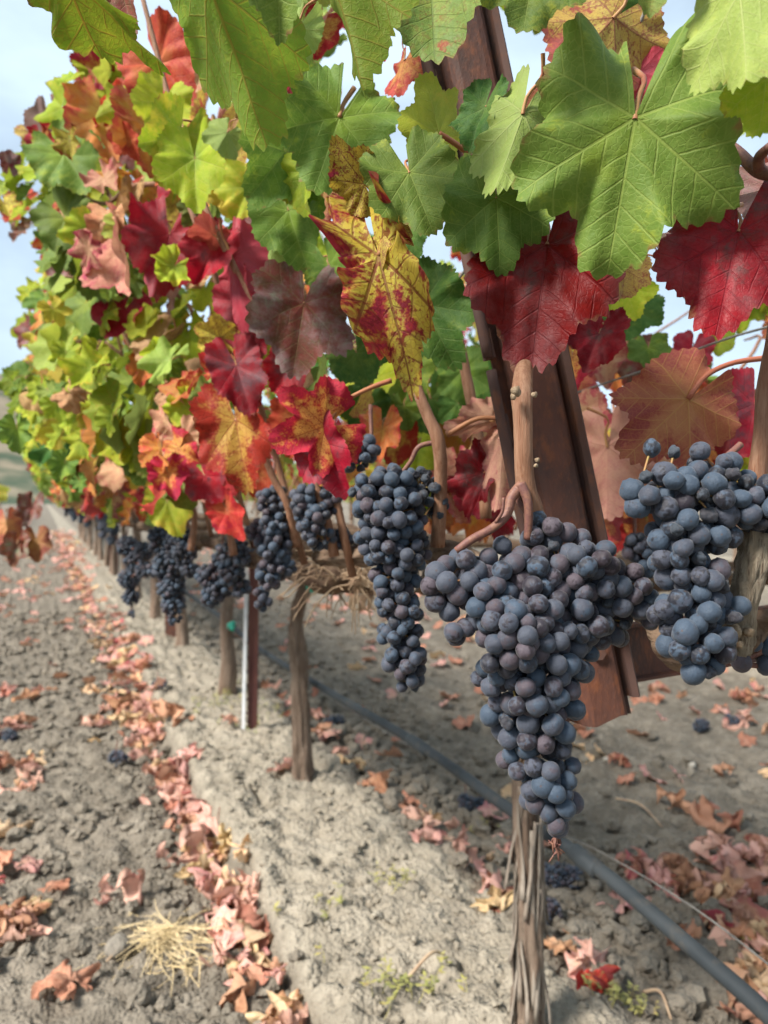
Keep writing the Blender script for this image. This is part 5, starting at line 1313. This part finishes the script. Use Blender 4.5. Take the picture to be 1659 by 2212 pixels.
SPECIAL = [(262, 1938, 'FP', .075, 'pale pink leaf lying alone near the straw tuft'), (340, 1665, 'FT', .085, 'broad straw yellow leaf on top of the leaf drift'), (30, 1790, 'FT', .085, 'pale straw leaf at the picture edge on the soil'),
           (150, 2145, 'FB', .06, 'twisted rust leaf alone on the bare soil below the straw tuft'), (205, 1602, 'FT', .035, 'small yellow leaf scrap alone on the bare soil'), (605, 1700, 'FP', .05, 'upright orange pink leaf at the foot of the dark curved trunk'),
           (1000, 1880, 'FP', .085, 'rounded rosy leaf at the edge of the pale soil bank'), (1060, 1935, 'FP', .075, 'pink and cream leaf beside the shaggy trunk'), (1335, 1658, 'FB', .05, 'small rust leaf alone on open soil right of the tail of grapes'),
           (1565, 1670, 'FB', .04, 'small orange brown leaf far out on the open soil'), (1455, 1750, 'FB', .07, 'orange brown leaf above the dry twig on open soil'), (1550, 1785, 'FB', .09, 'large curled rust leaf on the open soil beyond the hose'),
           (1430, 1915, 'FP', .05, 'small pink leaf just above the hose'), (1345, 1975, 'FP', .06, 'pink leaf just below the hose beside fallen grapes'), (1270, 2100, 'FP', .07, 'long rosy leaf at the foot of the shaggy trunk'), (1285, 2160, 'R', .05, 'red leaf tip below the long rosy leaf by the trunk'),
           (470, 2095, 'FP', .07, 'pinkish leaf just below the straw tuft'), (510, 2160, 'FB', .06, 'curled rust leaf in the furrow near the bottom'), (575, 2205, 'FT', .075, 'tan leaf at the very bottom of the furrow'),
           (1205, 2060, 'FB', .06, 'rust leaf half hidden behind the shaggy trunk'), (500, 1605, 'FP', .05, 'pink leaf at the foot of the slim stake'), (1520, 1930, 'FP', .075, 'purple pink leaf on the drift beyond the hose')]
for x, y, ty, sz, lb in SPECIAL: ground_leaf(q, gpt(x, y), sz, ty, lb, None)
N_IND = 0; REST = []
def mklabel(label, cw, size, p):
    s, o = to_row(p); sz = 'small' if size < .052 else ('big' if size > .07 else 'medium')
    if o < .1: wh = 'low beside the straw tuft' if s < .35 else ('level with the shaggy trunk' if s < .85 else ('level with the dark curved trunk' if s < 1.5 else ('level with the slim stake' if s < 2.1 else 'beyond the slim stake')))
    else: wh = 'near the lower corner' if s < -.2 else ('behind the shaggy trunk' if s < .6 else ('behind the dark curved trunk' if s < 1.5 else 'far back'))
    return sz + ' ' + cw + ' ' + label.replace('dry ', '', 1) + ', ' + wh
def add_leaf(p, size, label, group, w=dict(FP=5, FB=2.6, FT=1.6, P=.8)):
    global N_IND
    pr = proj(p)
    if pr is None: return
    ty = pick(q, w)
    vis = -60 < pr[0] < 1720 and 1080 < pr[1] < 2280
    cw = {'FP': 'pinkish', 'FB': 'rust brown', 'FT': 'straw coloured', 'C': 'dark red', 'RY': 'red and yellow', 'P': 'tan pink'}[ty]
    if vis and N_IND < 290: ground_leaf(q, p, size, ty, mklabel(label, cw, size, p), group); N_IND += 1
    else: 
        s, o = to_row(p)
        M = Matrix.Translation((p[0], p[1], gz(s, o) + .012)) @ Matrix.Rotation(q.uniform(0, 6.28), 4, 'Z') @ Matrix.Rotation(q.uniform(-.6, .6), 4, 'X') @ Matrix.Rotation(q.uniform(-.6, .6), 4, 'Y') @ Matrix.Diagonal((size, size, size, 1))
        REST.append((q.randrange(4), M, ty))
LB = {'furrow': ('dry leaf in the furrow drift', 'leaves drifted in the furrow'), 'left': ('dry leaf on soil left of the furrow', 'leaves scattered left of the furrow'),
      'right': ('dry leaf on soil beyond the hose', 'leaves scattered beyond the hose'), 'bank': ('dry leaf along the pale bank', 'leaves along the far side of the bank')}
for k in range(120):      # nearest part of the furrow drift
    s = q.uniform(-.55, 2.6); p = row(s, -.40 + q.gauss(0, .038) - .02 * (s < .3), 0); add_leaf(p, q.uniform(.045, .095), *LB['furrow'])
for (x, y, n, sx, sy) in ((40, 1655, 9, 40, 22), (35, 1570, 6, 40, 15), (40, 1960, 6, 30, 25), (15, 2000, 5, 25, 20), (20, 1840, 3, 25, 20), (60, 1500, 5, 50, 15), (30, 1720, 4, 30, 15), (255, 1560, 5, 40, 12)):
    for k in range(n): add_leaf(gpt(x + q.gauss(0, sx), y + q.gauss(0, sy)), q.uniform(.035, .07), *LB['left'])
for (x, y, n, sx, sy) in ((1590, 2050, 11, 60, 45), (1620, 1900, 6, 40, 40), (1590, 1830, 5, 50, 25), (1640, 2150, 5, 25, 30), (1560, 1960, 5, 40, 20), (1500, 1900, 4, 40, 20), (1390, 1500, 3, 60, 20), (1600, 1490, 8, 50, 25), (1640, 1580, 4, 30, 20), (1150, 1850, 3, 60, 20), (1400, 1880, 3, 30, 15)):
    for k in range(n): add_leaf(gpt(x + q.gauss(0, sx), y + q.gauss(0, sy)), q.uniform(.04, .075), *LB['right'], w=dict(FB=4, FP=3.5, FT=.8, P=.8, C=.2))
for k in range(46):
    s = q.uniform(.2, 2.6); add_leaf(row(s, .24 + q.gauss(0, .05), 0), q.uniform(.04, .07), *LB['bank'])
for k in range(420):
    s = 2.6 + q.random() ** 1.4 * 22; add_leaf(row(s, -.40 + q.gauss(0, .05 + .004 * s), 0), q.uniform(.045, .075), *LB['furrow'])
for k in range(200):
    s = 2.8 + q.random() ** 1.1 * 20; add_leaf(row(s, -.95 + q.gauss(0, .45), 0), q.uniform(.04, .07), *LB['left'])
for k in range(430):
    s = .4 + q.random() * 14; add_leaf(row(s, q.uniform(.3, 3.0), 0), q.uniform(.04, .07), *LB['right'], w=dict(FB=5, FP=3, FT=1))
o = join_leaves('leaf_litter', REST, KEYS); tag(o, 'far blurred litter of dry fallen vine leaves over the soil', 'leaf litter', kind='stuff')

# fallen grape clusters
def fallen(px_, py_, label, n=3, sp=.03):
    p = gpt(px_, py_); S = []; qq = random.Random(int(px_))
    s, o = to_row(p); z = gz(s, o)
    for k in range(n): S.append((p.x + (k - n / 2) * sp * qq.uniform(.6, 1), p.y + qq.uniform(-.02, .02), z + .024, .032))
    bunch(label, S, (5.6, 7.0), (.3, .5, .2), px=False, group='fallen grape clusters', keep=.9)
fallen(1215, 1905, 'fallen dark grape cluster on clods behind the shaggy trunk', 4); fallen(1190, 1990, 'small fallen grape cluster beside the shaggy trunk near the rosy leaf', 2)
fallen(725, 1572, 'fallen dark grape cluster in the leaf drift beside the dark curved trunk', 3); fallen(1590, 1568, 'fallen dark grape cluster out on the open soil', 3); fallen(1520, 1580, 'fallen grape cluster among pink leaves on the open soil', 2)
fallen(1035, 1745, 'fallen grape cluster near the hose behind the grape tail', 3); fallen(350, 1505, 'fallen dark grape cluster at the furrow edge', 2); fallen(260, 1655, 'fallen dark grape cluster under the straw yellow leaf', 2); fallen(25, 1590, 'fallen dark grape cluster among leaves at the picture edge', 2)

# straw tuft
st = MB(); c = gpt(372, 2030); s, o = to_row(c); z0 = gz(s, o)
for k in range(230):
    q2 = random.Random(5000 + k); a = q2.uniform(0, 6.28); rr0 = abs(q2.gauss(0, .05)); L = q2.uniform(.05, .15)
    b = np.array([c.x + rr0 * math.cos(a) * 1.15, c.y + rr0 * math.sin(a) * .9, z0 + q2.uniform(.004, .05) * max(.15, 1 - rr0 / .1)])
    a2 = q2.uniform(0, 6.28); d = np.array([math.cos(a2), math.sin(a2), q2.uniform(-.25, .25)])
    bend = np.array([-d[1], d[0], 0]) * q2.uniform(-.03, .03)
    e2 = b + d * L; e2[2] = max(e2[2] - .01, z0 + .003)
    st.tube([b, (b + e2) / 2 + bend + np.array([0, 0, q2.uniform(0, .018)]), e2], [.0012, .0011, .0007], 4, 7, cap=False)
tag(st.build('straw_tuft', MT['straw']), 'pale tangled tuft of dry straw on the dark soil', 'straw', kind='stuff')
# weeds on the bank, twigs, stones
wd = MB(); ws = MB()
for (x, y, n, sp) in ((905, 2180, 14, 70), (830, 2205, 8, 40), (560, 1570, 24, 45), (480, 1530, 16, 30), (450, 1560, 12, 30), (870, 1960, 10, 30), (1400, 2180, 12, 25), (1330, 2190, 8, 25), (700, 2010, 6, 50), (1080, 1790, 8, 30), (1640, 2060, 3, 15)):
    for k in range(n):
        q2 = random.Random(int(x * 31 + y * 7 + k)); p = gpt(x + q2.gauss(0, sp), y + q2.gauss(0, sp * .45)); s, o = to_row(p); z = gz(s, o)
        hgt = q2.uniform(.015, .05); b = np.array([p.x, p.y, z]); t = b + np.array([q2.uniform(-.02, .02), q2.uniform(-.02, .02), hgt])
        wd.tube([b, (b + t) / 2 + np.array([.004, 0, 0]), t], [.0008, .0005], 4, 4, cap=False)
        for j in range(5):
            f = q2.uniform(.3, 1); cc = b + (t - b) * f; a = q2.uniform(0, 6.28); r = q2.uniform(.004, .010); dx = np.array([math.cos(a), math.sin(a), q2.uniform(-.2, .5)]); dy = np.array([-math.sin(a), math.cos(a), 0])
            wd.add([cc, cc + dx * r + dy * r * .45, cc + dx * r * 2, cc + dx * r - dy * r * .45], [(0, 1, 2, 3)])
tag(wd.build('weeds', MT['weed']), 'sparse yellow green weeds sprouting on the pale soil bank', 'weeds', kind='stuff')
for k, (x0, y0, x1, y1, lb) in enumerate(((1330, 1740, 1430, 1790, 'pale dry twig lying on the open soil beyond the hose'), (1500, 2035, 1600, 1960, 'thin reddish twig lying on the leaf drift beyond the hose'), (880, 2180, 960, 2120, 'thin dry twig on the pale bank near the bottom'), (1390, 2140, 1450, 2200, 'short dry twig on the clods below the hose'), (280, 2050, 230, 2080, 'short pale twig beside the straw tuft'))):
    a, b = gpt(x0, y0), gpt(x1, y1); m = MB(); za = gz(*to_row(a)) + .012; zb = gz(*to_row(b)) + .012; mid = (a + b) / 2; mid.z = (za + zb) / 2 + .02; a.z = za; b.z = zb
    m.tube([np.array(a), np.array(mid) + np.array([.01, .01, 0]), np.array(b)], [.004, .0035, .002], 6, 12, rough=.1); tag(m.build('twig', MT['twig']), lb, 'twig')
for k, (x, y, r, lb) in enumerate(((255, 2055, .028, 'large soil lump beside the straw tuft'), (1310, 1645, .012, 'pale pebble on the open soil beyond the grape tail'), (1495, 1660, .014, 'pale pebble on the open soil near the small orange leaf'), (940, 1815, .014, 'grey pebble on the pale bank near the dark curved trunk'))):
    V, F = ICO[3]; p = gpt(x, y); z = gz(*to_row(p)); o = mesh_obj('stone', V * (1 + .25 * fbm(V + k * 3, 1.4, 3, k))[:, None] * r * np.array([1, 1, .75]) + np.array([p.x, p.y, z + r * .4]), F, MT['clod'] if k == 0 else MT['stone']); tag(o, lb, 'stone')
